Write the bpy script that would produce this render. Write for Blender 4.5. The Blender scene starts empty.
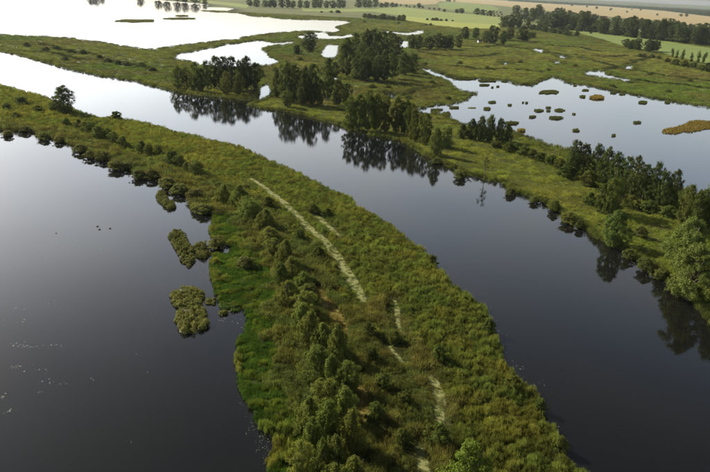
import bpy, math, random
import numpy as np
from mathutils import Matrix, Vector, noise as mnoise, kdtree
from mathutils.geometry import delaunay_2d_cdt

R = math.radians
rng = np.random.default_rng(7)
random.seed(7)
scene = bpy.context.scene
col = scene.collection

# ------------------------------------------------------------------ camera
CAM_H, FPX, PITCH, ROLL = 60.0, 690.0, R(19.8), R(3.0)
Fv = Vector((0, math.cos(PITCH), -math.sin(PITCH)))
up0 = Vector((0, math.sin(PITCH), math.cos(PITCH)))
rt0 = Vector((1, 0, 0))
Rv = rt0 * math.cos(ROLL) + up0 * math.sin(ROLL)
Uv = -rt0 * math.sin(ROLL) + up0 * math.cos(ROLL)
cam_data = bpy.data.cameras.new('camera')
cam_data.sensor_width = 36.0
cam_data.lens = 36.0 * FPX / 710.0
cam_data.clip_start = 1.0
cam_data.clip_end = 60000.0
cam = bpy.data.objects.new('camera', cam_data)
col.objects.link(cam)
cam.matrix_world = Matrix(((Rv.x, Uv.x, -Fv.x, 0), (Rv.y, Uv.y, -Fv.y, 0), (Rv.z, Uv.z, -Fv.z, CAM_H), (0, 0, 0, 1)))
scene.camera = cam

# ------------------------------------------------------------------ sky and sun
SUN_AZ = Vector((-0.86, 0.50)).normalized()      # horizontal direction towards the sun
SUN_EL = R(33)
SKY_STRENGTH, SUN_STRENGTH, EXPOSURE = 0.125, 5.0, 1.05
world = bpy.data.worlds.new('World')
scene.world = world
world.use_nodes = True
wn, wl = world.node_tree.nodes, world.node_tree.links
wn.clear()
w_out = wn.new('ShaderNodeOutputWorld')
w_bg = wn.new('ShaderNodeBackground')
w_bg.inputs['Strength'].default_value = SKY_STRENGTH
sky = wn.new('ShaderNodeTexSky')
sky.sky_type = 'NISHITA'
sky.sun_disc = False
sky.sun_elevation = SUN_EL
sky.sun_rotation = math.atan2(SUN_AZ.x, SUN_AZ.y)
sky.air_density, sky.dust_density, sky.ozone_density = 1.0, 3.0, 1.0
# thin soft cloud veil over the whole sky
w_tc = wn.new('ShaderNodeTexCoord')
w_map = wn.new('ShaderNodeMapping')
w_map.inputs['Scale'].default_value = (1.0, 1.0, 3.2)
w_n = wn.new('ShaderNodeTexNoise')
w_n.inputs['Scale'].default_value = 2.3
w_n.inputs['Detail'].default_value = 5
w_n.inputs['Roughness'].default_value = 0.5
w_r = wn.new('ShaderNodeValToRGB')
w_r.color_ramp.elements[0].position, w_r.color_ramp.elements[0].color = 0.40, (0.28, 0.28, 0.28, 1)
w_r.color_ramp.elements[1].position, w_r.color_ramp.elements[1].color = 0.68, (0.95, 0.95, 0.95, 1)
w_mix = wn.new('ShaderNodeMix')
w_mix.data_type = 'RGBA'
w_bw = wn.new('ShaderNodeRGBToBW')
w_cl = wn.new('ShaderNodeMix')
w_cl.data_type = 'RGBA'
w_cl.blend_type = 'MULTIPLY'
w_cl.inputs['Factor'].default_value = 1.0
w_cl.inputs['B'].default_value = (1.25, 1.31, 1.36, 1)
wl.new(sky.outputs['Color'], w_bw.inputs['Color'])
wl.new(w_bw.outputs['Val'], w_cl.inputs['A'])
wl.new(w_cl.outputs['Result'], w_mix.inputs['B'])
wl.new(w_tc.outputs['Generated'], w_map.inputs['Vector'])
wl.new(w_map.outputs['Vector'], w_n.inputs['Vector'])
wl.new(w_n.outputs['Fac'], w_r.inputs['Fac'])
wl.new(w_r.outputs['Color'], w_mix.inputs['Factor'])
wl.new(sky.outputs['Color'], w_mix.inputs['A'])
w_sep = wn.new('ShaderNodeSeparateXYZ')
wl.new(w_tc.outputs['Generated'], w_sep.inputs['Vector'])
w_cp = wn.new('ShaderNodeMapRange'); w_cp.interpolation_type = 'SMOOTHSTEP'
for key, v in (('From Min', 0.20), ('From Max', 0.62), ('To Min', 1.12), ('To Max', 0.30)):
    w_cp.inputs[key].default_value = v
wl.new(w_sep.outputs['Z'], w_cp.inputs['Value'])
w_sc = wn.new('ShaderNodeVectorMath'); w_sc.operation = 'SCALE'
wl.new(w_mix.outputs['Result'], w_sc.inputs[0])
wl.new(w_cp.outputs[0], w_sc.inputs['Scale'])
wl.new(w_sc.outputs[0], w_bg.inputs['Color'])
wl.new(w_bg.outputs['Background'], w_out.inputs['Surface'])

sun_data = bpy.data.lights.new('sun', 'SUN')
sun_data.energy = SUN_STRENGTH
sun_data.angle = R(0.6)
sun_data.color = (1.0, 0.90, 0.74)
sun = bpy.data.objects.new('sun', sun_data)
col.objects.link(sun)
sun_dir = Vector((SUN_AZ.x * math.cos(SUN_EL), SUN_AZ.y * math.cos(SUN_EL), math.sin(SUN_EL)))
sun.rotation_euler = sun_dir.to_track_quat('Z', 'Y').to_euler()
sun.location = (-300, 200, 400)

vs = scene.view_settings
vs.view_transform, vs.look, vs.exposure, vs.gamma = 'Standard', 'None', EXPOSURE, 1.0
vs.use_curve_mapping = False
scene.render.engine = 'CYCLES'
cy = scene.cycles
cy.max_bounces, cy.diffuse_bounces, cy.glossy_bounces, cy.transmission_bounces, cy.volume_bounces = 8, 3, 3, 3, 1
cy.use_denoising = True

# ------------------------------------------------------------------ photo pixel <-> ground
def ray(px, py):
    return Fv * FPX + Rv * (px - 355.0) - Uv * (py - 236.0)

def G(px, py, z=0.0):
    d = ray(px, py)
    t = (z - CAM_H) / d.z
    return np.array((d.x * t, d.y * t))

def depth_of(x, y, z):
    return (Vector((x, y, z)) - Vector((0, 0, CAM_H))).dot(Fv)

def project(x, y, z):
    v = Vector((x, y, z)) - Vector((0, 0, CAM_H))
    w = v.dot(Fv)
    return 355 + FPX * v.dot(Rv) / w, 236 - FPX * v.dot(Uv) / w

# vectorised projection of ground points
def project_np(P, z=0.0):
    v = np.column_stack([P, np.full(len(P), z - CAM_H)])
    w = v @ np.array(Fv)
    w = np.where(w < 1, 1, w)
    return 355 + FPX * (v @ np.array(Rv)) / w, 236 - FPX * (v @ np.array(Uv)) / w, w

def poly_px(pts, veg=0.0, land=False, step_k=0.006, rough=0.0, seed=0):
    """A closed outline read in the photo, laid on the ground. veg: height of the plants that hide the
    shore where the plants stand between it and the camera."""
    p = np.array(pts, float)
    a = 0.5 * np.sum(p[:, 0] * np.roll(p[:, 1], -1) - np.roll(p[:, 0], -1) * p[:, 1])
    tg = np.roll(p, -1, 0) - np.roll(p, 1, 0)
    nrm = np.column_stack([tg[:, 1], -tg[:, 0]]) * np.sign(a)
    nrm /= np.linalg.norm(nrm, axis=1)[:, None] + 1e-9
    zz = veg * np.clip(nrm[:, 1] * (-1 if land else 1), 0, 1)
    g = np.array([G(x, y, z) for (x, y), z in zip(p, zz)])
    return roughen(g, step_k, rough, seed, True)

def line_px(pts, z=0.0):
    return np.array([G(x, y, z) for x, y in pts])

def roughen(g, step_k, rough, seed, closed):
    out = []
    n = len(g)
    for i in range(n if closed else n - 1):
        a, b = g[i], g[(i + 1) % n]
        L = np.linalg.norm(b - a)
        d = max(60.0, min(np.linalg.norm(a), np.linalg.norm(b)))
        m = int(max(1, min(60, L / max(1.0, d * step_k))))
        for k in range(m):
            q = a + (b - a) * k / m
            if rough and k:
                amp = min(rough * max(1.0, d / 250.0), L * 0.2)
                q = q + amp * np.array((mnoise.noise((q[0] * .17, q[1] * .17, seed)), mnoise.noise((q[0] * .17, q[1] * .17, seed + 9.3)))) \
                      + 0.5 * amp * np.array((mnoise.noise((q[0] * .6, q[1] * .6, seed)), mnoise.noise((q[0] * .6, q[1] * .6, seed + 5))))
            out.append(q)
    if not closed:
        out.append(g[-1])
    return np.array(out)

def inside(P, poly):
    r = np.zeros(len(P), bool)
    lo, hi = poly.min(0), poly.max(0)
    idx = np.nonzero((P[:, 0] >= lo[0]) & (P[:, 0] <= hi[0]) & (P[:, 1] >= lo[1]) & (P[:, 1] <= hi[1]))[0]
    if not len(idx):
        return r
    x, y = P[idx, 0], P[idx, 1]
    c = np.zeros(len(idx), bool)
    a = poly
    b = np.roll(poly, -1, 0)
    for (x0, y0), (x1, y1) in zip(a, b):
        if y0 == y1:
            continue
        hit = ((y0 > y) != (y1 > y))
        c ^= hit & (x < (x1 - x0) * (y - y0) / (y1 - y0) + x0)
    r[idx] = c
    return r

def seg_dist(P, line):
    best = np.full(len(P), 1e9)
    for a, b in zip(line[:-1], line[1:]):
        ab = b - a
        t = np.clip(((P - a) @ ab) / (ab @ ab + 1e-9), 0, 1)
        best = np.minimum(best, np.linalg.norm(P - (a + t[:, None] * ab), axis=1))
    return best

_pn = np.random.default_rng(3).random((256, 256))
def vnoise(P, scale, seed=0):
    """cheap smooth value noise 0..1 on ground points"""
    q = P / scale + seed * 17.3
    i = np.floor(q).astype(int)
    f = q - i
    f = f * f * (3 - 2 * f)
    x0, y0 = i[:, 0] & 255, i[:, 1] & 255
    x1, y1 = (x0 + 1) & 255, (y0 + 1) & 255
    return (_pn[x0, y0] * (1 - f[:, 0]) + _pn[x1, y0] * f[:, 0]) * (1 - f[:, 1]) + (_pn[x0, y1] * (1 - f[:, 0]) + _pn[x1, y1] * f[:, 0]) * f[:, 1]

# ------------------------------------------------------------------ materials
def nodes_of(name):
    m = bpy.data.materials.new(name)
    m.use_nodes = True
    nt = m.node_tree
    nt.nodes.clear()
    return m, nt.nodes, nt.links

def mixcol(n, l, fac, a, b, blend='MIX'):
    x = n.new('ShaderNodeMix')
    x.data_type = 'RGBA'
    x.blend_type = blend
    for key, v in (('Factor', fac), ('A', a), ('B', b)):
        if isinstance(v, bpy.types.NodeSocket):
            l.new(v, x.inputs[key])
        elif key == 'Factor':
            x.inputs[key].default_value = v
        else:
            x.inputs[key].default_value = (*v, 1)
    return x.outputs['Result']

def noise_node(n, l, vec, scale, detail=4, rough=0.55):
    t = n.new('ShaderNodeTexNoise')
    t.inputs['Scale'].default_value = scale
    t.inputs['Detail'].default_value = detail
    t.inputs['Roughness'].default_value = rough
    if vec is not None:
        l.new(vec, t.inputs['Vector'])
    return t.outputs['Fac']

def ramp(n, l, fac, p0, p1, c0=(0, 0, 0), c1=(1, 1, 1)):
    r = n.new('ShaderNodeValToRGB')
    r.color_ramp.elements[0].position, r.color_ramp.elements[0].color = p0, (*c0, 1)
    r.color_ramp.elements[1].position, r.color_ramp.elements[1].color = p1, (*c1, 1)
    l.new(fac, r.inputs['Fac'])
    return r.outputs['Color']

def leaf_material(name, source, base=(1, 1, 1), translucent=0.40, rough=0.75, vary=0.35, spec=0.05):
    """source: 'OBJECT' tint from the object's own colour, 'INSTANCER' from the scattered point, None fixed"""
    m, n, l = nodes_of(name)
    info = n.new('ShaderNodeObjectInfo')
    geo = n.new('ShaderNodeNewGeometry')
    if source == 'INSTANCER':
        at = n.new('ShaderNodeAttribute')
        at.attribute_type = 'INSTANCER'
        at.attribute_name = 'tint'
        c = at.outputs['Color']
    elif source == 'OBJECT':
        c = info.outputs['Color']
    else:
        r = n.new('ShaderNodeRGB')
        r.outputs[0].default_value = (*base, 1)
        c = r.outputs[0]
    # each leaf or blade its own shade
    hs = n.new('ShaderNodeHueSaturation')
    mr = n.new('ShaderNodeMapRange')
    mr.inputs['To Min'].default_value, mr.inputs['To Max'].default_value = 1 - vary, 1 + vary
    l.new(geo.outputs['Random Per Island'], mr.inputs['Value'])
    l.new(mr.outputs['Result'], hs.inputs['Value'])
    mh = n.new('ShaderNodeMapRange')
    mh.inputs['To Min'].default_value, mh.inputs['To Max'].default_value = 0.494, 0.506
    l.new(info.outputs['Random'], mh.inputs['Value'])
    l.new(mh.outputs['Result'], hs.inputs['Hue'])
    l.new(c, hs.inputs['Color'])
    p = n.new('ShaderNodeBsdfPrincipled')
    p.inputs['Roughness'].default_value = rough
    p.inputs['Specular IOR Level'].default_value = spec
    l.new(hs.outputs['Color'], p.inputs['Base Color'])
    t = n.new('ShaderNodeBsdfTranslucent')
    warm = mixcol(n, l, 1.0, hs.outputs['Color'], (1.25, 1.15, 0.55), 'MULTIPLY')
    l.new(warm, t.inputs['Color'])
    mx = n.new('ShaderNodeMixShader')
    mx.inputs['Fac'].default_value = translucent
    l.new(p.outputs[0], mx.inputs[1])
    l.new(t.outputs[0], mx.inputs[2])
    o = n.new('ShaderNodeOutputMaterial')
    l.new(mx.outputs[0], o.inputs['Surface'])
    return m

def ground_material(name, c0, c1, c2, s0, s1, rough=0.9, bump=0.3, bump_scale=0.6, stretch=None, rot=0.0):
    m, n, l = nodes_of(name)
    tc = n.new('ShaderNodeTexCoord')
    vec = tc.outputs['Object']
    if stretch:
        mp = n.new('ShaderNodeMapping')
        mp.inputs['Scale'].default_value = (*stretch, 1)
        mp.inputs['Rotation'].default_value = (0, 0, rot)
        l.new(vec, mp.inputs['Vector'])
        vec = mp.outputs['Vector']
    a = ramp(n, l, noise_node(n, l, vec, s0, 5), 0.40, 0.62)
    b = ramp(n, l, noise_node(n, l, vec, s1, 6, 0.65), 0.42, 0.66)
    c = mixcol(n, l, a, c0, c1)
    c = mixcol(n, l, b, c, c2)
    p = n.new('ShaderNodeBsdfPrincipled')
    p.inputs['Roughness'].default_value = rough
    p.inputs['Specular IOR Level'].default_value = 0.15
    l.new(c, p.inputs['Base Color'])
    bp = n.new('ShaderNodeBump')
    bp.inputs['Strength'].default_value = bump
    bp.inputs['Distance'].default_value = 1.0
    l.new(noise_node(n, l, tc.outputs['Object'], bump_scale, 5, 0.6), bp.inputs['Height'])
    l.new(bp.outputs['Normal'], p.inputs['Normal'])
    o = n.new('ShaderNodeOutputMaterial')
    l.new(p.outputs[0], o.inputs['Surface'])
    return m

def water_material():
    m, n, l = nodes_of('still_water')
    tc = n.new('ShaderNodeTexCoord')
    p = n.new('ShaderNodeBsdfPrincipled')
    f = ramp(n, l, noise_node(n, l, tc.outputs['Object'], 0.02, 4), 0.35, 0.7)
    l.new(mixcol(n, l, f, (0.0030, 0.0036, 0.0038), (0.0050, 0.0048, 0.0040)), p.inputs['Base Color'])
    p.inputs['IOR'].default_value = 1.333
    # calm water with faint breezy patches
    rr = ramp(n, l, noise_node(n, l, tc.outputs['Object'], 0.012, 5, 0.6), 0.45, 0.75, (0.02, 0.02, 0.02), (0.07, 0.07, 0.07))
    l.new(rr, p.inputs['Roughness'])
    bp = n.new('ShaderNodeBump')
    bp.inputs['Strength'].default_value = 0.025
    bp.inputs['Distance'].default_value = 0.25
    l.new(noise_node(n, l, tc.outputs['Object'], 1.4, 3, 0.5), bp.inputs['Height'])
    l.new(bp.outputs['Normal'], p.inputs['Normal'])
    o = n.new('ShaderNodeOutputMaterial')
    l.new(p.outputs[0], o.inputs['Surface'])
    return m

def plain_material(name, c, rough=0.7, c2=None, scale=3.0):
    m, n, l = nodes_of(name)
    p = n.new('ShaderNodeBsdfPrincipled')
    p.inputs['Roughness'].default_value = rough
    tc = n.new('ShaderNodeTexCoord')
    f = ramp(n, l, noise_node(n, l, tc.outputs['Object'], scale, 5), 0.35, 0.7)
    l.new(mixcol(n, l, f, c, c2 or tuple(v * 0.75 for v in c)), p.inputs['Base Color'])
    o = n.new('ShaderNodeOutputMaterial')
    l.new(p.outputs[0], o.inputs['Surface'])
    return m

M = {
    'water': water_material(),
    'marsh': ground_material('marsh_turf', (0.055, 0.078, 0.018), (0.090, 0.100, 0.026), (0.062, 0.056, 0.020), 0.012, 0.09),
    'peninsula': ground_material('peninsula_turf', (0.030, 0.040, 0.012), (0.045, 0.050, 0.016), (0.038, 0.034, 0.016), 0.05, 0.5),
    'meadow': ground_material('mown_meadow', (0.125, 0.155, 0.036), (0.155, 0.170, 0.048), (0.10, 0.135, 0.032), 0.006, 0.03, stretch=(0.5, 2.0), rot=0.3),
    'meadow_yellow': ground_material('yellow_meadow', (0.175, 0.195, 0.034), (0.19, 0.195, 0.048), (0.135, 0.165, 0.032), 0.006, 0.03, stretch=(0.5, 2.0), rot=0.3),
    'meadow_green': ground_material('green_meadow', (0.095, 0.135, 0.026), (0.115, 0.142, 0.034), (0.075, 0.105, 0.024), 0.006, 0.04, stretch=(0.6, 2.0), rot=-0.3),
    'stubble': ground_material('stubble_field', (0.225, 0.172, 0.080), (0.205, 0.165, 0.080), (0.16, 0.135, 0.062), 0.003, 0.02, stretch=(0.4, 2.5), rot=0.2),
    'forest_floor': ground_material('forest_floor', (0.030, 0.042, 0.016), (0.040, 0.052, 0.020), (0.060, 0.075, 0.030), 0.0015, 0.01),
    'path': ground_material('pale_channel', (0.165, 0.165, 0.066), (0.135, 0.145, 0.05), (0.09, 0.105, 0.034), 0.35, 1.3, bump=0.15),
    'golden': ground_material('golden_grass', (0.17, 0.135, 0.032), (0.14, 0.12, 0.028), (0.10, 0.09, 0.024), 0.25, 1.5),
    'mud': plain_material('mud', (0.045, 0.038, 0.022), 0.8),
    'leaf': leaf_material('tree_leaf', 'OBJECT'),
    'scatter': leaf_material('marsh_leaf', 'INSTANCER', vary=0.3),
    'bark': plain_material('bark', (0.095, 0.080, 0.060), 0.9, (0.05, 0.042, 0.032), 6),
    'birch': plain_material('pale_bark', (0.34, 0.32, 0.28), 0.8, (0.10, 0.09, 0.08), 4),
    'white_wall': plain_material('white_render', (0.78, 0.76, 0.72), 0.8),
    'brick_wall': plain_material('brown_brick', (0.33, 0.20, 0.14), 0.85, (0.25, 0.15, 0.10)),
    'red_roof': plain_material('red_tile', (0.30, 0.10, 0.06), 0.7),
    'grey_roof': plain_material('grey_tile', (0.18, 0.16, 0.15), 0.7),
    'glass': plain_material('window_glass', (0.03, 0.035, 0.04), 0.1),
    'door': plain_material('dark_wood', (0.10, 0.06, 0.035), 0.6),
    'feather': plain_material('white_feather', (0.80, 0.79, 0.75), 0.7),
    'floating': leaf_material('floating_leaf', None, (0.085, 0.095, 0.08), 0.0, 0.4, 0.5, 0.5),
}

# ------------------------------------------------------------------ mesh helpers
def mesh_np(name, V, faces, mats, mat_idx=None, smooth=False):
    """faces: list of integer arrays (n,k)"""
    me = bpy.data.meshes.new(name)
    V = np.asarray(V, np.float32)
    me.vertices.add(len(V))
    me.vertices.foreach_set('co', V.ravel())
    tot = np.concatenate([np.full(len(f), f.shape[1], np.int32) for f in faces])
    idx = np.concatenate([f.astype(np.int32).ravel() for f in faces])
    me.loops.add(len(idx))
    me.loops.foreach_set('vertex_index', idx)
    me.polygons.add(len(tot))
    st = np.zeros(len(tot), np.int32)
    st[1:] = np.cumsum(tot)[:-1]
    me.polygons.foreach_set('loop_start', st)
    me.polygons.foreach_set('loop_total', tot)
    for m in mats:
        me.materials.append(m)
    if mat_idx is not None:
        me.polygons.foreach_set('material_index', np.asarray(mat_idx, np.int32))
    if smooth:
        me.polygons.foreach_set('use_smooth', np.ones(len(tot), bool))
    me.update()
    me.validate()
    return me

class MB:
    """collects vertices and faces of several shapes for one mesh"""
    def __init__(self):
        self.v, self.q, self.t, self.n = [], [], [], 0
    def add(self, V, quads=None, tris=None):
        V = np.asarray(V, float)
        if quads is not None and len(quads):
            self.q.append(np.asarray(quads) + self.n)
        if tris is not None and len(tris):
            self.t.append(np.asarray(tris) + self.n)
        self.v.append(V)
        self.n += len(V)
        return self
    def box(self, c, s, top=(1, 1)):
        x, y, z = np.array(s) / 2.0
        V = [(-x, -y, -z), (x, -y, -z), (x, y, -z), (-x, y, -z), (-x * top[0], -y * top[1], z), (x * top[0], -y * top[1], z), (x * top[0], y * top[1], z), (-x * top[0], y * top[1], z)]
        return self.add(np.array(V) + np.array(c), [(3, 2, 1, 0), (4, 5, 6, 7), (0, 1, 5, 4), (1, 2, 6, 5), (2, 3, 7, 6), (3, 0, 4, 7)])
    def tube(self, pts, rad, sides=6):
        pts = np.asarray(pts, float)
        n = len(pts)
        V = []
        for i in range(n):
            d = pts[min(i + 1, n - 1)] - pts[max(i - 1, 0)]
            d = d / (np.linalg.norm(d) + 1e-9)
            a = np.cross(d, (0.31, 0.95, 0.05) if abs(d[1]) < 0.9 else (1, 0, 0))
            a /= np.linalg.norm(a)
            b = np.cross(d, a)
            for k in range(sides):
                th = 2 * math.pi * k / sides
                V.append(pts[i] + rad[i] * (a * math.cos(th) + b * math.sin(th)))
        Q = [(i * sides + k, i * sides + (k + 1) % sides, (i + 1) * sides + (k + 1) % sides, (i + 1) * sides + k) for i in range(n - 1) for k in range(sides)]
        V.append(pts[-1] + (pts[-1] - pts[-2]) * 0.05)
        V.append(pts[0])
        T = [((n - 1) * sides + k, (n - 1) * sides + (k + 1) % sides, n * sides) for k in range(sides)]
        T += [((k + 1) % sides, k, n * sides + 1) for k in range(sides)]
        return self.add(V, Q, T)
    def mesh(self, name, mat, smooth=False):
        f = []
        if self.q: f.append(np.concatenate(self.q))
        if self.t: f.append(np.concatenate(self.t))
        return mesh_np(name, np.concatenate(self.v), f, [mat], smooth=smooth)

def link(name, me, parent=None, kind=None):
    o = bpy.data.objects.new(name, me)
    col.objects.link(o)
    if parent is not None:
        o.parent = parent
    if kind:
        o['kind'] = kind
    return o

def tag(o, label, category, group=None):
    o['label'] = label
    o['category'] = category
    if group:
        o['group'] = group
    return o

def unit(v):
    return v / (np.linalg.norm(v, axis=-1, keepdims=True) + 1e-9)

def leaves(mb, C, N, L, W, rg):
    """one folded-free diamond leaf per centre"""
    n = len(C)
    N = unit(N)
    t = unit(np.cross(N, rg.normal(size=(n, 3))))
    b = np.cross(N, t)
    L = np.broadcast_to(L, n)[:, None]
    W = np.broadcast_to(W, n)[:, None]
    V = np.stack([C - t * L, C + b * W, C + t * L, C - b * W], 1).reshape(-1, 3)
    mb.add(V, np.arange(4 * n).reshape(n, 4))

def blades(mb, B, H, lean, width, rg, droop=0.25):
    """grass or reed blades standing at base points B"""
    n = len(B)
    th = rg.uniform(0, 2 * math.pi, n)
    d = np.column_stack([np.cos(th), np.sin(th), np.zeros(n)])
    s = np.column_stack([-np.sin(th), np.cos(th), np.zeros(n)])
    H = np.broadcast_to(H, n)[:, None]
    lean = np.broadcast_to(lean, n)[:, None]
    w = np.broadcast_to(width, n)[:, None]
    up = np.array((0, 0, 1.0))
    mid = B + d * lean * H * 0.35 + up * H * 0.62
    tip = B + d * lean * H + up * H * (1 - droop * lean)
    V = np.stack([B - s * w * 0.6, B + s * w * 0.6, mid + s * w, mid - s * w, tip], 1).reshape(-1, 3)
    k = np.arange(n)[:, None] * 5
    mb.add(V, k + np.array([0, 1, 2, 3]), k + np.array([3, 2, 4]))

# ------------------------------------------------------------------ outlines read in the photo (pixels of the 710x472 picture)
pen_far = [(-260, 22), (-120, 55), (0, 83), (34, 92), (51, 97), (78, 109), (101, 116), (115, 114), (135, 119), (152, 122), (182, 131), (203, 136),
           (240, 144), (266, 157), (300, 171), (318, 181), (335, 189), (351, 196), (357, 205), (376, 212), (395, 226), (412, 240), (425, 248),
           (449, 279), (470, 295), (482, 303), (490, 317), (497, 340), (508, 368), (522, 379), (537, 393), (542, 413), (557, 434), (563, 450),
           (579, 468), (615, 505), (660, 560), (700, 640)]
pen_near = [(215, 640), (240, 545), (262, 500), (269, 472), (267, 461), (274, 444), (271, 436), (260, 430), (255, 413), (241, 396), (236, 368),
            (236, 344), (245, 331), (247, 318), (243, 308), (232, 310), (222, 306), (216, 291), (211, 278), (210, 261), (213, 251), (231, 250),
            (231, 247), (216, 245), (209, 230), (213, 219), (212, 213), (190, 211), (190, 197), (179, 189), (163, 183), (159, 177), (144, 174),
            (142, 177), (133, 172), (131, 166), (121, 168), (113, 167), (111, 159), (95, 157), (88, 156), (86, 151), (78, 150), (76, 146),
            (69, 144), (55, 139), (40, 137), (38, 133), (25, 131), (10, 131), (0, 130), (-60, 117), (-160, 94), (-260, 72)]
peninsula = poly_px(pen_far + pen_near, veg=1.3, land=True, rough=0.8, seed=1)

river_edge = [(-210, -12), (-160, 6), (-80, 30), (0, 51), (34, 59), (68, 69), (101, 76), (135, 81), (162, 88.5), (182, 93), (203, 96), (225, 98), (240, 100), (250, 100.5),
              (257, 99), (259, 94), (260, 86), (266, 83), (271, 84), (271, 95), (264, 99.5), (252, 103), (248, 105.5), (268, 110), (289, 112), (316, 119),
              (339, 125), (353, 132), (373, 136), (400, 141), (409, 146), (423, 155), (447, 167), (465, 174), (484, 180), (503, 184), (510, 191),
              (530, 197), (551, 208), (562, 215), (576, 221), (584, 228), (592, 237), (606, 243), (620, 250), (634, 258), (645, 266), (658, 272),
              (663, 281), (676, 292), (694, 303), (701, 313), (710, 324), (760, 370), (840, 450), (960, 600)]
re_g = roughen(line_px(river_edge), 0.006, 0.7, 2, False)
main_land = np.concatenate([re_g, [(1500, re_g[-1][1]), (11000, 0), (11000, 14000), (-11000, 14000), (-11000, re_g[0][1])]])

waters_px = {
    'lake': [(-200, -8), (-140, 4), (-60, 24), (0, 33), (22, 34.6), (42, 34.8), (62, 36), (84, 39), (100, 40.5), (116, 43.6), (141, 47.5), (158, 48), (161, 46.5), (191, 43), (222, 39.3),
             (240, 38.5), (243, 36.4), (262, 33.5), (272, 32.2), (305, 30), (322, 30.5), (333, 32), (343, 30.5), (335, 27), (345, 24), (353, 22), (339, 20), (305, 19.5),
             (282, 18.6), (270, 16.8), (252, 16.2), (240, 13), (225, 12.3), (203, 11), (203, 9.6), (228, 10), (234, 8.6), (222, 7.4), (206, 7.2), (209, 5), (198, 3.4),
             (178, 1.6), (150, -1), (110, -2.5), (60, -5), (0, -9), (-80, -14), (-170, -20)],
    'pond_a': [(173, 57.6), (180, 52.4), (194, 51), (211, 47.7), (226, 44), (240, 42.5), (255, 40), (264, 40), (274, 42.5), (295, 41), (292, 43), (274, 44), (263, 47.7), (268, 52), (271, 57),
               (281, 61), (275, 63), (261, 64.5), (235, 66), (210, 65), (200, 63.5), (187, 59.5)],
    'pond_b': [(319, 54), (322, 49), (326, 44.7), (341, 44), (339, 52), (336, 57), (326, 57)],
    'pond_c': [(294, 36), (305, 34), (316, 32), (326, 32), (330, 35), (340, 35.4), (353, 33), (356, 36), (345, 37.5), (333, 38.5), (319, 38), (302, 38.5)],
    'pond_d': [(379, 29.5), (386, 30.6), (392, 31.2), (408, 32.5), (416, 30.5), (424, 30), (425, 33), (408, 35), (394, 33), (384, 32)],
    'pond_e': [(397, 41), (403, 40), (410, 41.5), (409, 47), (398, 46.5)],
    'pond_f': [(375, 91.5), (388, 91.3), (396, 93.5), (397, 97), (391, 96.5), (384, 94.2)],
    'pond_g': [(331, 77), (337, 76.5), (339, 79), (333, 80)],
    'pond_h': [(531, 48.2), (538, 48), (545, 50.5), (543, 52), (536, 51)],
    'pond_i': [(555, 54.5), (562, 54.8), (569, 57), (565, 58), (557, 56)],
    'pond_j': [(552, 61.3), (559, 61), (563, 62.5), (556, 63.5)],
    'pond_k': [(581, 57), (586, 57.5), (588, 59.3), (583, 59)],
    'pond_l': [(582, 71.6), (594, 70.6), (605, 70.6), (607, 74), (620, 77), (632, 79.3), (630, 81), (613, 77.8), (600, 75.4), (587, 74.3)],
    'pond_m': [(622, 67.6), (628, 65.5), (633, 64.7), (634, 68.5), (627, 69)],
    'pond_n': [(501, 62), (509, 62.5), (510, 63.6), (503, 63.4)],
    'pond_q': [(419, 67.2), (424, 67), (433, 71), (444, 74), (455, 79), (476, 78.6), (497, 80), (509, 81), (516, 84), (531, 85), (540, 81), (553, 76.4), (561, 78),
               (568, 83), (583, 85), (605, 89), (636, 95), (671, 101), (710, 107), (790, 120), (900, 150), (930, 240), (830, 232), (770, 215), (710, 196), (680, 186), (640, 172),
               (605, 160), (568, 147), (544, 141), (525, 134), (511, 128.5), (490, 127), (467, 123), (454, 119), (448, 114), (438, 111), (424, 112), (413, 109.5), (412, 107), (424, 108), (434, 104.5),
               (449, 104.4), (456, 102), (467, 100), (465, 97.5), (477, 93.5), (477, 91.5), (469, 90.6), (460, 88.6), (452, 84), (449, 80), (440, 76), (428, 72.5)],
}
waters = {k: poly_px(v, veg=1.4, land=False, rough=1.0, seed=i + 3) for i, (k, v) in enumerate(waters_px.items())}

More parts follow.
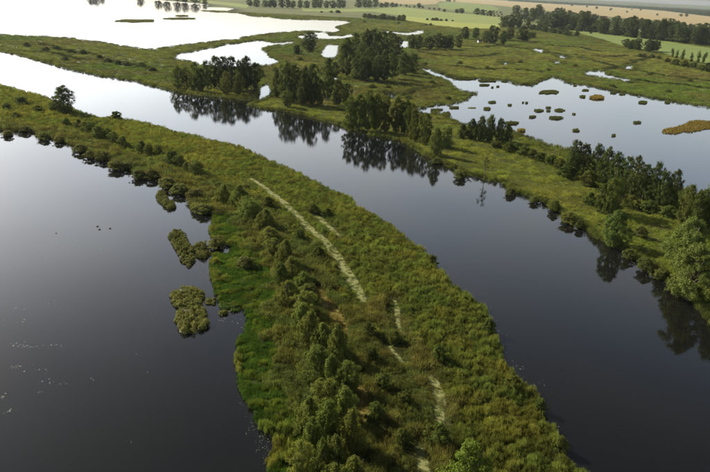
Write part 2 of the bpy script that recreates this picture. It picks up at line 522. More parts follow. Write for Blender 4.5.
fields_px = {   # name, material, outline, label
    'stubble_far': ('stubble_field', 'stubble', [(430, -4.5), (500, -2), (508, 1), (540, 3), (580, 5.4), (600, 6), (640, 9), (665, 11), (710, 16.5), (800, 29), (800, 40), (710, 27), (690, 25), (660, 21),
                    (620, 17.5), (590, 15), (560, 12), (520, 8), (500, 5.5), (470, 3), (440, 1)]),
    'stubble_back': ('stubble_field', 'stubble', [(374, 0.5), (395, -3), (425, -3), (440, 1), (436, 4), (422, 4.5), (402, 4), (384, 3)]),
    'meadow_a': ('meadow', 'meadow', [(301, 8), (345, 8.4), (377, 8), (401, 7), (425, 9.5), (450, 12.5), (480, 15), (500, 17), (503, 22), (500, 25), (462, 22.5), (405, 16), (372, 11.5), (330, 11.5), (303, 11)]),
    'meadow_b': ('meadow', 'meadow_yellow', [(405, 16), (462, 22.5), (500, 25), (500, 28.5), (470, 28.6), (440, 26), (412, 21.4), (404, 19.5)]),
    'meadow_c': ('meadow', 'meadow_green', [(438, 3.4), (448, 1.8), (470, 3.4), (492, 5.6), (500, 9), (484, 13), (455, 10.5), (440, 8)]),
    'meadow_d': ('meadow', 'meadow_green', [(568, 27), (590, 28), (620, 32.5), (650, 38), (680, 43.5), (710, 48), (800, 62), (800, 84), (720, 68), (700, 62), (675, 57), (655, 51.5), (622, 46), (604, 40), (585, 35), (570, 31)]),
    'meadow_e': ('meadow', 'meadow', [(150, -4), (240, 3.5), (250, 5.5), (246, 8), (225, 5), (190, 0.8)]),
    'forest_floor': ('forest_floor', 'forest_floor', [(380, -8), (430, -4.5), (500, -2), (508, 1), (540, 3), (580, 5.4), (600, 6), (640, 9), (665, 11), (710, 16.5), (800, 29), (950, 45), (950, 20.5), (710, 8.2), (520, -1.6), (380, -9)]),
}
fields = {k: (nm, mt, poly_px(p, 0, True, step_k=0.012)) for k, (nm, mt, p) in fields_px.items()}

# pale algae-covered channel through the reeds, and a golden grassy strip
paths_px = [
    ([(249, 178), (262, 186), (275, 196), (296, 214), (310, 229), (330, 247), (345, 268), (355, 286), (363, 302)], [1.2, 1.7, 1.7, 1.9, 1.7, 2.0, 1.9, 1.9, 1.2]),
    ([(310, 212), (320, 219), (329, 227), (341, 237)], [1.0, 1.6, 1.4, 0.8]),
    ([(394, 300), (397, 315), (400, 332)], [0.6, 0.8, 0.6]),
    ([(388, 345), (396, 355), (402, 362)], [0.5, 0.7, 0.5]),
    ([(429, 376), (436, 388), (440, 402), (440, 416), (443, 428)], [0.8, 1.5, 1.4, 1.0, 0.6]),
    ([(417, 446), (421, 456), (424, 472), (425, 495)], [0.8, 1.3, 1.3, 1.0]),
]
gold_px = [
    ([(316, 286), (327, 305), (337, 322), (344, 338)], [1.0, 2.2, 2.6, 1.6]),
    ([(352, 380), (362, 396), (364, 412), (360, 430)], [1.0, 1.8, 1.8, 1.0]),
    ([(196, 168), (220, 172), (246, 180)], [0.5, 0.8, 0.5]),
]
def ribbon(pts, hw, seed):
    c = line_px(pts, 0.2)
    t = np.gradient(c, axis=0)
    nrm = unit(np.column_stack([-t[:, 1], t[:, 0]]))
    hw = np.array(hw)[:, None] * 0.68
    p = np.concatenate([c + nrm * hw, (c - nrm * hw)[::-1]])
    return c, roughen(p, 0.004, 0.45, seed, True)
paths = [ribbon(p, w, 50 + i) for i, (p, w) in enumerate(paths_px)]
golds = [ribbon(p, w, 70 + i) for i, (p, w) in enumerate(gold_px)]

# ------------------------------------------------------------------ terrain: one triangulation cut along every shore and field edge
coords, edges = [], []
def add_loop(p):
    s = len(coords)
    coords.extend([(float(a), float(b)) for a, b in p])
    edges.extend([(s + i, s + (i + 1) % len(p)) for i in range(len(p))])
for p in [peninsula, main_land] + list(waters.values()) + [f[2] for f in fields.values()] + [p for _, p in paths] + [p for _, p in golds]:
    add_loop(p)
def band(d0, d1, s, half):
    ys = np.arange(d0, d1, s)
    xs = np.arange(-half, half, s)
    X, Y = np.meshgrid(xs, ys)
    P = np.column_stack([X.ravel(), Y.ravel()]) + rng.uniform(-.35, .35, (X.size, 2)) * s
    return P[np.abs(P[:, 0]) < 60 + P[:, 1] * 0.75]
grid = np.concatenate([band(20, 300, 5, 260), band(300, 800, 12, 640), band(800, 2000, 40, 1700), band(2000, 13500, 400, 9000)])
coords.extend([(float(a), float(b)) for a, b in grid])
res = delaunay_2d_cdt([Vector(c) for c in coords], edges, [], 0, 1e-3)
TV = np.array([(v.x, v.y) for v in res[0]])
TF = np.array([tuple(f) for f in res[2] if len(f) == 3])
cen = TV[TF].mean(1)

def classify(P):
    """-1 water, 0 marsh, 1 peninsula, 10+ fields, 40 path, 41 golden strip"""
    c = np.full(len(P), -1)
    c[inside(P, main_land)] = 0
    for i, (k, (nm, mt, poly)) in enumerate(fields.items()):
        c[inside(P, poly) & (c >= 0)] = 10 + i
    for p in waters.values():
        c[inside(P, p)] = -1
    c[inside(P, peninsula)] = 1
    for _, p in golds:
        c[inside(P, p) & (c == 1)] = 41
    for _, p in paths:
        c[inside(P, p) & (c == 1)] = 40
    return c
cls = classify(cen)
land = cls >= 0
# shore vertices lie just above the water, everything else a little higher
E = {}
for f, lf in zip(TF, land):
    for a, b in ((f[0], f[1]), (f[1], f[2]), (f[2], f[0])):
        k = (min(a, b), max(a, b))
        E.setdefault(k, []).append((lf, a, b))
shore_edges = [next((a, b) for lf, a, b in v if lf) for v in E.values() if len(v) == 2 and v[0][0] != v[1][0]]
shore_v = np.unique(np.array(shore_edges).ravel())
TZ = 0.16 + 0.10 * vnoise(TV, 18, 2) * np.clip(1 - np.linalg.norm(TV, axis=1) / 900, 0, 1)
TZ[shore_v] = 0.06

def land_object(name, sel, mat):
    tri = TF[sel]
    used, inv = np.unique(tri.ravel(), return_inverse=True)
    V = np.column_stack([TV[used], TZ[used]])
    tri = inv.reshape(-1, 3)
    # face up
    a, b, c = V[tri[:, 0]], V[tri[:, 1]], V[tri[:, 2]]
    flip = np.cross(b - a, c - a)[:, 2] < 0
    tri[flip] = tri[flip][:, ::-1]
    # cut bank down into the water
    remap = -np.ones(len(TV), int)
    remap[used] = np.arange(len(used))
    es = set(tuple(sorted(x)) for x in zip(np.concatenate([tri[:, 0], tri[:, 1], tri[:, 2]]), np.concatenate([tri[:, 1], tri[:, 2], tri[:, 0]])))
    q, extra = [], []
    n = len(V)
    for ea, eb in shore_edges:
        ra, rb = remap[ea], remap[eb]
        if ra < 0 or rb < 0 or (min(ra, rb), max(ra, rb)) not in es:
            continue
        extra += [(V[ra][0], V[ra][1], -0.7), (V[rb][0], V[rb][1], -0.7)]
        q.append((ra, rb, n + len(extra) - 1, n + len(extra) - 2))
    V = np.concatenate([V, np.array(extra)]) if extra else V
    fs = [tri] + ([np.array(q)] if q else [])
    return link(name, mesh_np(name, V, fs, [mat]), kind='structure')

land_object('marshland', cls == 0, M['marsh'])
land_object('reed_peninsula', cls == 1, M['peninsula'])
for i, (k, (nm, mt, poly)) in enumerate(fields.items()):
    if (cls == 10 + i).any():
        land_object(nm, cls == 10 + i, M[mt])
land_object('pale_channel', cls == 40, M['path'])
land_object('grass_strip', cls == 41, M['golden'])

# water: one sheet under all the land's banks
wv = [(-11000, -1500, 0), (11000, -1500, 0), (11000, 4000, 0), (-11000, 4000, 0)]
link('water', mesh_np('water', wv, [np.array([(0, 1, 2, 3)])], [M['water']]), kind='structure')

# distance from the shore for scattered plants
shore_pts = []
for a, b in shore_edges:
    A, B = TV[a], TV[b]
    m = max(1, int(np.linalg.norm(B - A) / 1.5)) if np.linalg.norm(A) < 700 else 1
    for k in range(m):
        shore_pts.append(A + (B - A) * k / m)
kd = kdtree.KDTree(len(shore_pts))
for i, p in enumerate(shore_pts):
    kd.insert((p[0], p[1], 0), i)
kd.balance()
def shore_dist(P):
    return np.array([kd.find((x, y, 0))[2] for x, y in P])

# distant wooded hills on the horizon
def hills():
    mb = MB()
    n = 160
    for row, (y0, hmax, sd) in enumerate(((9300, 62, 3.0), (11500, 92, 8.0))):
        xs = np.linspace(-9500, 10500, n)
        prof = np.array([0.35 + 0.65 * (0.5 + 0.5 * mnoise.noise((x * 0.00035, sd, 0))) + 0.12 * mnoise.noise((x * 0.002, sd, 4)) for x in xs]) * hmax
        prof = np.clip(prof, 6, None)
        V, Q = [], []
        for j, (fy, fz) in enumerate(((-900, 0), (-450, 0.55), (0, 1), (500, 0.6), (1000, 0))):
            for x, h in zip(xs, prof):
                V.append((x, y0 + fy, -0.5 + h * fz))
        for j in range(4):
            for i in range(n - 1):
                Q.append((j * n + i, j * n + i + 1, (j + 1) * n + i + 1, (j + 1) * n + i))
        mb.add(V, Q)
    o = link('hills', mb.mesh('hills', M['forest_floor'], True), kind='structure')
hills()

# ------------------------------------------------------------------ plants: meshes of unit height, shared between copies
def crown_envelope(kind, t):
    if kind == 'broad':      # oval, leafy almost to the ground
        return 0.36 * np.clip(1 - np.abs(2.02 * (t - 0.50)) ** 2.4, 0, 1) ** 0.6
    if kind == 'tall':       # narrower alder or birch
        return 0.26 * np.clip(1 - np.abs(1.98 * (t - 0.48)) ** 2.2, 0, 1) ** 0.62
    if kind == 'willow':     # wide and rounded
        return 0.46 * np.clip(np.sin(np.pi * np.clip((t + 0.10) / 1.11, 0, 1) ** 0.75), 0, 1) ** 0.55
    if kind == 'cone':       # young upright willow, widest low down
        return 0.42 * np.clip(1 - t ** 2.0, 0, 1) ** 0.75 * np.clip(t * 6 + 0.5, 0, 1)
    if kind == 'poplar':
        return 0.10 * np.clip(np.sin(np.pi * np.clip((t + 0.03) / 1.04, 0, 1) ** 0.8), 0, 1) ** 0.5
    if kind == 'shrub':      # dome on the ground
        return 0.62 * np.clip(1 - t ** 2, 0, 1) ** 0.5
    if kind == 'sparse':
        return 0.24 * np.clip(np.sin(np.pi * np.clip(t, 0, 1) ** 1.1), 0, 1) ** 0.7

def make_plant(kind, seed, clumps, per, leaf, clump_r):
    rg = np.random.default_rng(seed)
    lo = {'broad': 0.08, 'tall': 0.08, 'willow': 0.03, 'cone': 0.02, 'poplar': 0.06, 'shrub': 0.0, 'sparse': 0.3}[kind]
    lean = rg.normal(0, 0.03, 2)
    # a few big lobes give the crown an uneven outline
    nl = rg.integers(5, 9)
    lob_t, lob_a, lob_s = rg.uniform(0.15, 0.95, nl), rg.uniform(0, 2 * np.pi, nl), rg.uniform(0.18, 0.55, nl)
    C = []
    tries = 0
    while len(C) < clumps and tries < clumps * 30:
        tries += 1
        t = lo + (0.985 - lo) * rg.random()
        a = rg.uniform(0, 2 * np.pi)
        r0 = float(crown_envelope(kind, np.array(t)))
        if rg.random() > (r0 / 0.3) ** 0.7 + 0.12:
            continue
        d = np.exp(-((t - lob_t) / 0.13) ** 2 - (1 - np.cos(a - lob_a)) / 0.35)
        k = 0.72 + float((d * lob_s).sum()) - 0.22 * math.sin(3 * a + 9 * t + seed)
        rr = r0 * min(1.25, k) * rg.random() ** 0.38
        C.append((rr * math.cos(a) + lean[0] * t, rr * math.sin(a) + lean[1] * t, t * (1 if kind != 'shrub' else 0.93)))
    C = np.array(C)
    mb = MB()
    axis = np.column_stack([lean[0] * C[:, 2], lean[1] * C[:, 2], C[:, 2] * 0.75])
    for c, ax in zip(C, axis):
        n = int(per * rg.uniform(0.6, 1.3))
        rc = clump_r * rg.uniform(0.65, 1.35)
        v = unit(rg.normal(size=(n, 3))) * (rg.random((n, 1)) ** 0.45)
        P = c + v * rc * np.array((1, 1, 0.85 if kind not in ('cone', 'poplar') else 2.1))
        P[:, 2] = np.clip(P[:, 2], 0.012, 1.0 + clump_r)
        out = unit(c - ax + np.array((0, 0, 0.05)))
        N = 0.55 * out + 0.5 * v + rg.normal(0, 0.55, (n, 3)) + np.array((0, 0, 0.25))
        sz = leaf * rg.uniform(0.6, 1.35, n)
        leaves(mb, P, N, sz, sz * 0.55, rg)
    foliage = mb.mesh(kind + '_foliage', M['leaf'])
    tb = MB()
    h = {'shrub': 0.45, 'cone': 0.85}.get(kind, 0.9)
    nst = {'shrub': 5, 'cone': 3, 'willow': 3}.get(kind, 1)
    tr = {'shrub': 0.012, 'cone': 0.010, 'willow': 0.022, 'sparse': 0.008, 'poplar': 0.013}.get(kind, 0.019)
    for s in range(nst):
        sp = (rg.normal(0, 0.10, 2) if nst > 1 else np.zeros(2))
        z = np.linspace(-0.02, h, 7)
        pts = np.column_stack([lean[0] * z + sp[0] * z * 1.2 + np.cumsum(rg.normal(0, 0.006, 7)) + sp[0] * 0.15,
                               lean[1] * z + sp[1] * z * 1.2 + np.cumsum(rg.normal(0, 0.006, 7)) + sp[1] * 0.15, z])
        tb.tube(pts, tr * (1.25 - z / h) ** 0.8 + 0.0015, 7)
    for c in C[rg.choice(len(C), min(len(C), 7 if kind == 'shrub' else 18), False)]:
        z0 = max(0.05, c[2] * rg.uniform(0.45, 0.75))
        a = np.array((lean[0] * z0, lean[1] * z0, z0))
        mid = (a + c) / 2 + np.array((0, 0, 0.02))
        tb.tube([a, mid, c], [tr * 0.42, tr * 0.26, tr * 0.08], 5)
    wood = tb.mesh(kind + '_wood', M['bark'], True)
    return foliage, wood

LIB = {}
for s in range(5):
    LIB.setdefault('broad', []).append(make_plant('broad', 10 + s, 190, 58, 0.0165, 0.062))
for s in range(5):
    LIB.setdefault('tall', []).append(make_plant('tall', 30 + s, 170, 58, 0.0140, 0.052))
for s in range(3):
    LIB.setdefault('willow', []).append(make_plant('willow', 50 + s, 260, 70, 0.0160, 0.068))
for s in range(5):
    LIB.setdefault('cone', []).append(make_plant('cone', 70 + s, 330, 44, 0.0165, 0.040))
for s in range(2):
    LIB.setdefault('poplar', []).append(make_plant('poplar', 90 + s, 45, 50, 0.018, 0.05))
for s in range(5):
    LIB.setdefault('shrub', []).append(make_plant('shrub', 110 + s, 130, 50, 0.036, 0.11))
for s in range(2):
    LIB.setdefault('sparse', []).append(make_plant('sparse', 130 + s, 26, 26, 0.018, 0.05))

COL = {  # leaf colours
    'dark': (0.052, 0.070, 0.020), 'mid': (0.070, 0.088, 0.020), 'ridge': (0.085, 0.110, 0.024), 'olive': (0.080, 0.100, 0.026), 'light': (0.095, 0.122, 0.030),
    'young': (0.104, 0.128, 0.026), 'yellow': (0.170, 0.165, 0.040), 'brown': (0.115, 0.122, 0.034), 'far': (0.050, 0.070, 0.022), 'fresh': (0.115, 0.17, 0.028),
}
ORD = ['', 'first', 'second', 'third', 'fourth', 'fifth', 'sixth', 'seventh', 'eighth', 'ninth', 'tenth', 'eleventh', 'twelfth', 'thirteenth', 'fourteenth', 'fifteenth',
       'sixteenth', 'seventeenth', 'eighteenth', 'nineteenth', 'twentieth']
TENS = ['', '', 'twenty', 'thirty', 'forty', 'fifty', 'sixty']
def ordinal(i, n):
    if i == n and n > 1:
        return 'rightmost'
    if i == 1:
        return 'leftmost'
    if i <= 20:
        return ORD[i] + ' from left'
    t, u = divmod(i, 10)
    return (TENS[t] + '-' + ORD[u] if u else TENS[t][:-1] + 'ieth') + ' from left'

def plant(name, category, label, group, kind, x, ytop, ybase, wpx, tint, zb=0.18):
    """x, ytop, ybase, wpx: where the photo shows it; the base pixel is laid on the ground, the height follows from the top pixel"""
    g = G(x, ybase, zb)
    if np.linalg.norm(g) > 700:          # far rows are never quite even
        ytop += (ybase - ytop) * random.uniform(-0.12, 0.30)
        x += random.uniform(-0.22, 0.22) * wpx
        wpx *= random.uniform(0.8, 1.3)
        g = G(x, ybase, zb)
    lo, hi = 0.2, 60.0
    for _ in range(30):
        mid = (lo + hi) / 2
        if project(g[0], g[1], zb + mid)[1] > ytop:
            lo = mid
        else:
            hi = mid
    H = lo
    wpx *= {'tall': 1.45, 'broad': 1.2, 'cone': 1.5, 'shrub': 1.15}.get(kind, 1.0)
    W = wpx * depth_of(g[0], g[1], zb + H / 2) / FPX
    if kind == 'cone' and random.random() < 0.35:
        kind = random.choice(['broad', 'willow', 'tall'])
    if kind == 'tall' and random.random() < 0.45:
        kind = 'broad'
        W *= 0.95
    fol, wood = random.choice(LIB[kind])
    basew = {'broad': 0.80, 'tall': 0.60, 'willow': 0.95, 'cone': 0.86, 'poplar': 0.24, 'shrub': 1.35, 'sparse': 0.5}[kind]
    sx = min(max(W / (basew), H * 0.6), H * 1.9)
    root = bpy.data.objects.new(name, None)
    col.objects.link(root)
    root.empty_display_size = 0.5
    root.location = (g[0], g[1], zb)
    root.rotation_euler = (0, 0, random.uniform(0, 2 * math.pi))
    root.scale = (sx, sx * random.uniform(0.92, 1.08), H)
    c = link('crown' if name.endswith('tree') else 'foliage', fol, root)
    k = random.uniform(0.78, 1.25)
    b = COL[tint] if isinstance(tint, str) else tint
    hsh = random.uniform(-0.10, 0.10)
    c.color = (b[0] * k * (1 + hsh), b[1] * k, b[2] * k, 1)
    link('trunk' if name.endswith('tree') else 'stem', wood, root)
    return tag(root, label, category, group)

def grove(name, category, what, group, rows, kind, tint):
    """rows: (x, ytop, ybase, width px[, kind[, tint]]); every plant gets its own place in the label"""
    rows = sorted(rows)
    for i, r in enumerate(rows, 1):
        k = r[4] if len(r) > 4 else kind
        t = r[5] if len(r) > 5 else tint
        plant(name, category, what % ordinal(i, len(rows)), group, k, r[0], r[1], r[2], r[3], t)

# --- grove on the strip of land left of the inlet
grove('leafy_tree', 'tree', 'dark tree, %s in the grove between the pale pond and the river', 'trees of the grove by the pale pond', [
    (207, 60, 88, 10), (214, 55, 89, 12), (222, 55, 90, 14), (232, 56, 91, 14), (240, 58, 90, 12), (247, 56.5, 90, 14), (254, 62, 90, 13)], 'tall', 'dark')
grove('slender_tree', 'tree', 'slender thin-leaved tree on the bank by the pale pond, %s', 'slender bank trees', [
    (172, 70, 87, 9, 'sparse'), (178, 65, 89, 10, 'tall'), (187, 66, 89, 10), (195, 62, 91, 11), (201, 68, 92, 9), (226, 71, 95, 9, 'tall'), (238, 73, 95, 10)], 'tall', 'olive')
# --- dense grove across the river bend
grove('leafy_tree', 'tree', 'dark tree at the front of the river-bend grove, %s', 'front trees of the river-bend grove', [
    (277, 70, 98, 11), (285, 61, 102, 14), (294, 63, 103, 13), (302, 79, 106, 12), (306, 66, 104, 12), (313, 62, 105, 14), (320, 80, 106, 11), (327, 58, 100, 15), (337, 80, 106, 14), (346, 83, 105, 11)], 'broad', 'dark')
grove('leafy_tree', 'tree', 'tall dark tree in the middle of the dense grove, %s', 'middle trees of the river-bend grove', [
    (346, 38, 77, 15), (356, 55, 80, 13), (363, 55, 81, 14), (369, 47, 80, 14), (376, 56, 82, 15), (384, 50, 81, 14), (392, 52, 79, 13), (403, 52, 75, 13), (411, 53, 73, 14), (334, 62, 78, 12)], 'broad', 'dark')
grove('leafy_tree', 'tree', 'tall dark tree at the back of the dense grove, %s', 'back trees of the river-bend grove', [
    (355, 33, 62, 14), (366, 29, 60, 14), (374, 28, 58, 14), (382, 31, 58, 13), (390, 31, 56, 12), (360, 42, 66, 13), (398, 36, 56, 10)], 'broad', 'far')
plant('leafy_tree', 'tree', 'lone round dark tree standing between the small pale ponds', None, 'broad', 310, 31, 52, 17, 'dark')
plant('shrub', 'shrub', 'small round bush beside the lone dark tree between the ponds', None, 'shrub', 297, 44, 54, 9, 'dark')
plant('slender_tree', 'tree', 'pale green young tree before the dark grove on the river bank', None, 'tall', 287, 90, 107, 11, 'light')
grove('leafy_tree', 'tree', 'dark tree in the grove by the brown pool above the river, %s', 'trees of the brown-pool grove', [
    (350, 96, 130, 15), (359, 93, 130, 13), (368, 90, 131, 15), (376, 94, 131, 14), (385, 94, 133, 15), (395, 97, 134, 15), (404, 99, 135, 15), (411, 104, 138, 13)], 'broad', 'mid')
grove('leafy_tree', 'tree', 'tree right of the brown-pool grove, %s', 'trees right of the brown-pool grove', [
    (406, 101, 132, 15), (415, 108, 142, 14), (424, 113, 145, 14), (435, 127, 156, 17, 'willow', 'olive'), (446, 126, 149, 11, 'broad', 'olive')], 'broad', 'mid')
grove('bushy_tree', 'tree', 'low dark bushy tree by the islet pond shore, %s', 'dark bushy trees by the islet pond', [
    (462, 124, 139, 12), (471, 119, 140, 13), (480, 116, 141, 13), (489, 115, 141, 15), (499, 118, 142, 14), (507, 123, 142, 11)], 'willow', 'dark')
plant('bare_tree', 'tree', 'nearly bare thin tree at the water edge below the bushy trees', None, 'sparse', 484, 150, 179, 12, 'olive')
# --- trees on the near right bank
grove('leafy_tree', 'tree', 'tall dark tree in the row along the islet pond, %s', 'row of tall trees along the islet pond', [
    (573, 139, 178, 14), (582, 143, 179, 12), (594, 144, 182, 13), (604, 147, 186, 13), (613, 152, 190, 13), (622, 155, 193, 14), (632, 155, 197, 14), (642, 163, 200, 13),
    (652, 162, 203, 14), (662, 171, 206, 13), (672, 170, 208, 14)], 'tall', 'dark')
grove('leafy_tree', 'tree', 'dark tree by the photo edge behind the pale willows, %s', 'dark trees behind the pale willows', [
    (684, 185, 228, 18), (694, 188, 232, 16), (702, 184, 232, 18), (712, 188, 236, 18), (728, 190, 245, 22)], 'broad', 'mid')
grove('leafy_tree', 'tree', 'tree standing alone in the grass before the tall row, %s', 'trees in the grass before the tall row', [
    (600, 183, 214, 13), (608, 178, 216, 15), (617, 178, 214, 14)], 'tall', 'mid')
plant('willow_tree', 'tree', 'round pale willow on the bank before the lone trees', None, 'willow', 613, 211, 246, 31, 'light')
plant('willow_tree', 'tree', 'large pale willow leaning over the river, highest of the pale pair', None, 'willow', 684, 219, 272, 48, 'light')
plant('willow_tree', 'tree', 'large pale willow at the water edge with the biggest reflection', None, 'willow', 688, 245, 299, 50, 'light')
plant('willow_tree', 'tree', 'pale willow cut by the right photo edge', None, 'willow', 722, 238, 300, 36, 'olive')
grove('shrub', 'shrub', 'bush at the river edge of the right bank, %s', 'bushes at the right river edge', [(r[0], r[1] + 0.35 * (r[2] - r[1]), *r[2:]) for r in [
    (436, 155, 163, 14, 'shrub', 'olive'), (461, 165, 177, 17), (510, 184, 194, 13), (534, 193, 202, 12), (554, 195, 210, 15, 'willow', 'young'), (569, 206, 222, 19, 'shrub', 'yellow'),
    (580, 215, 228, 12), (628, 244, 258, 14), (645, 252, 270, 22, 'willow', 'olive'), (660, 262, 278, 18), (672, 275, 291, 16)]], 'shrub', 'olive')
grove('shrub', 'shrub', 'low dark bush along the islet pond shore, %s', 'low bushes along the islet pond', [
    (497, 140, 149, 16), (508, 142, 152, 14), (516, 143, 152, 14), (524, 145, 155, 16), (533, 149, 158, 14), (541, 152, 161, 16), (551, 154, 165, 16), (560, 158, 169, 15), (566, 165, 178, 18), (588, 170, 186, 18), (590, 192, 205, 15),
    (630, 195, 208, 20), (650, 200, 212, 20), (640, 226, 238, 18, 'shrub', 'olive'), (668, 205, 218, 18)], 'shrub', 'mid')

# --- trees and bushes of the peninsula
plant('leafy_tree', 'tree', 'lone leafy tree on the narrow left end of the peninsula', None, 'broad', 65, 85.5, 113, 24, 'dark')
plant('shrub', 'shrub', 'dark bush at the foot of the lone peninsula tree', None, 'shrub', 56, 99, 111, 13, 'dark')
grove('young_willow', 'shrub', 'young upright willow bush along the left peninsula ridge, %s', 'young willow bushes on the left ridge', [(a, b + 0.25 * (c_ - b), c_, d) for a, b, c_, d in [
    (66, 115, 126, 10), (79, 116, 129, 8), (85, 118, 132, 9), (92, 117, 135, 10), (99, 121, 139, 12), (114, 128, 144, 10), (123, 132, 148, 10), (142, 136, 153, 10), (149, 140, 155, 9), (160, 141, 154, 7),
    (171, 146, 165, 10), (179, 150, 167, 13), (196, 156, 175, 15), (108, 124, 140, 8), (187, 158, 172, 10)]], 'cone', 'ridge')
grove('young_willow', 'shrub', 'upright willow bush between the pale channel and the green sedge, %s', 'willow bushes beside the pale channel', [(a + random.uniform(-3, 3), b + random.uniform(0.1, 0.4) * (c_ - b), c_, d * 1.15) for a, b, c_, d in [
    (226, 180, 203, 13), (237, 181, 208, 15), (247, 187, 214, 14), (253, 192, 220, 16), (262, 205, 228, 14), (271, 219, 243, 14), (276, 232, 256, 14), (285, 237, 266, 15), (293, 248, 280, 16), (283, 258, 286, 14), (300, 262, 298, 17), (290, 275, 308, 16),
    (304, 285, 318, 18), (308, 276, 303, 14)]], 'cone', 'young')
grove('young_willow', 'shrub', 'tall olive willow bush in the foreground thicket, %s', 'willow bushes of the foreground thicket', [(a, b + 0.05 * (c_ - b) + random.uniform(-3, 5), c_, d * 1.1) for a, b, c_, d in [
    (302, 297, 330, 18), (309, 312, 346, 20), (322, 318, 352, 18), (337, 325, 362, 20), (318, 342, 380, 22), (330, 352, 388, 18), (347, 357, 393, 20), (322, 372, 412, 22), (343, 381, 424, 22), (309, 392, 432, 20), (326, 399, 444, 24),
    (312, 415, 465, 24), (349, 410, 454, 20), (334, 430, 478, 22), (322, 438, 482, 20), (352, 452, 500, 24), (303, 440, 492, 20), (338, 464, 512, 24), (366, 470, 512, 22)]], 'cone', 'young')
plant('leafy_tree', 'tree', 'fresh green leafy treetop at the bottom edge beside the lower channel', None, 'willow', 463, 444, 512, 54, 'fresh')
grove('shrub', 'shrub', 'dark round bush standing out of the peninsula reeds, %s', 'dark bushes in the peninsula reeds', [
    (22, 96, 104, 17), (6, 103, 109, 12), (38, 105, 111, 12), (16, 112, 117, 9), (116, 111, 119, 13), (174, 150, 160, 12), (313, 203, 213, 14), (327, 208, 216, 12), (438, 344, 362, 20), (383, 372, 392, 20), (376, 402, 424, 22), (401, 428, 446, 20), (438, 424, 446, 28),
    (372, 346, 364, 18), (405, 390, 406, 18), (368, 322, 338, 16), (394, 330, 344, 14), (268, 196, 208, 14), (300, 228, 240, 14), (318, 246, 258, 15), (432, 255, 264, 12), (488, 318, 333, 15), (513, 376, 392, 16), (540, 398, 412, 14), (560, 436, 452, 16)], 'shrub', 'mid')
grove('shrub', 'shrub', 'rounded olive bush overhanging the left lake shore, %s', 'bushes on the left lake shore', [(a, b + 0.35 * (c_ - b), c_ - 0.6, d * 1.5) for a, b, c_, d in [
    (8, 127, 136, 8), (26, 122, 132, 13), (45, 128, 139, 14), (59, 132, 142, 13), (80, 140, 152, 12), (91, 147, 158, 10), (104, 147, 160, 14), (117, 155, 169, 16), (128, 157, 168, 13), (139, 165, 178, 13), (152, 164, 178, 14), (168, 172, 187, 15), (180, 178, 193, 15),
    (196, 183, 199, 17), (203, 198, 213, 20), (216, 230, 247, 14), (245, 250, 268, 16)]], 'shrub', 'brown')

grove('shrub', 'shrub', 'small dark bush on the grassy strip between lake and river, %s', 'bushes on the grassy strip', [
    (27, 42, 46.5, 10), (46, 46.5, 51, 12), (57, 45.5, 50, 11), (71, 48.5, 53, 12), (83, 49.5, 54, 11), (108, 57.5, 62.5, 11), (118, 60, 64.5, 10), (127, 61.5, 65.5, 9), (142, 62, 66.5, 11), (100, 54.5, 58, 9), (153, 67, 71, 9), (65, 56.5, 60.5, 10)], 'shrub', 'dark')
grove('shrub', 'shrub', 'small bush dotted over the marsh around the ponds, %s', 'bushes dotted over the marsh', [
    (275, 67, 71, 8), (262, 72, 76.5, 8), (296, 80, 84, 9), (372, 84, 88.5, 10), (388, 85, 89, 9), (408, 95, 99, 10), (432, 80, 84, 8), (448, 96, 99.5, 8), (460, 61, 64, 7), (487, 66, 69, 7), (520, 60, 63, 7), (548, 68, 71, 7), (575, 64, 67, 7), (612, 84, 87.5, 8), (650, 72, 75, 8), (668, 89, 92.5, 9), (690, 78, 81.5, 9), (425, 62, 65, 8), (300, 57, 60.5, 7), (255, 73, 77, 7)], 'shrub', 'mid')

# --- middle distance tree rows, fields and hedges
grove('leafy_tree', 'tree', 'dark tree in the row beyond the dense grove, %s', 'tree row beyond the dense grove', [
    (413, 34, 49, 8), (420, 33, 49, 10), (428, 34, 49, 10), (436, 33, 49, 10), (444, 33, 49, 10), (452, 33, 49, 10), (458, 35, 48, 8)], 'broad', 'far')
grove('leafy_tree', 'tree', 'dark tree near the small white hut, %s', 'trees near the white hut', [
    (466, 26, 39, 9), (474, 27, 38.5, 10), (486, 26, 43, 10), (494, 25, 44, 11), (503, 26, 44, 11), (509, 24, 40, 10), (519, 27, 41, 11), (525, 28, 41, 10), (534, 31, 38, 8)], 'broad', 'far')
grove('leafy_tree', 'tree', 'big tree where the meadow meets the village wood, %s', 'trees at the meadow corner', [
    (505, 13, 27, 10), (511, 11, 28, 11), (518, 13, 28, 10), (529, 15, 29, 9, 'broad', 'olive'), (523, 3, 20, 11), (531, 8, 22, 10), (516, 5, 18, 9)], 'broad', 'far')
rows = []
for i, x in enumerate(np.arange(540, 722, 5.6)):
    f = (x - 540) / 170.0
    rows.append((float(x + random.uniform(-1.5, 1.5)), 10.5 + 16 * f + random.uniform(-2, 2), 26 + 19.5 * f + random.uniform(-1, 1), 11 + 4 * random.random()))
grove('leafy_tree', 'tree', 'dark tree in the long village tree belt, %s of its front row', 'front trees of the village tree belt', rows, 'broad', 'far')
rows = []
for i, x in enumerate(np.arange(536, 722, 6.4)):
    f = (x - 540) / 170.0
    rows.append((float(x + random.uniform(-2, 2)), 7.5 + 16 * f + random.uniform(-1.5, 1.5), 18.5 + 17.5 * f + random.uniform(-1, 1), 9 + 2 * random.random()))
grove('leafy_tree', 'tree', 'dark tree in the long village tree belt, %s of its back row', 'back trees of the village tree belt', rows, 'broad', 'far')
rows = [(546 + 8.2 * i, 20.5 + 0.93 * i + random.uniform(-1, 1), 26.8 + 0.93 * i + random.uniform(-.5, .5), 10) for i in range(21)]
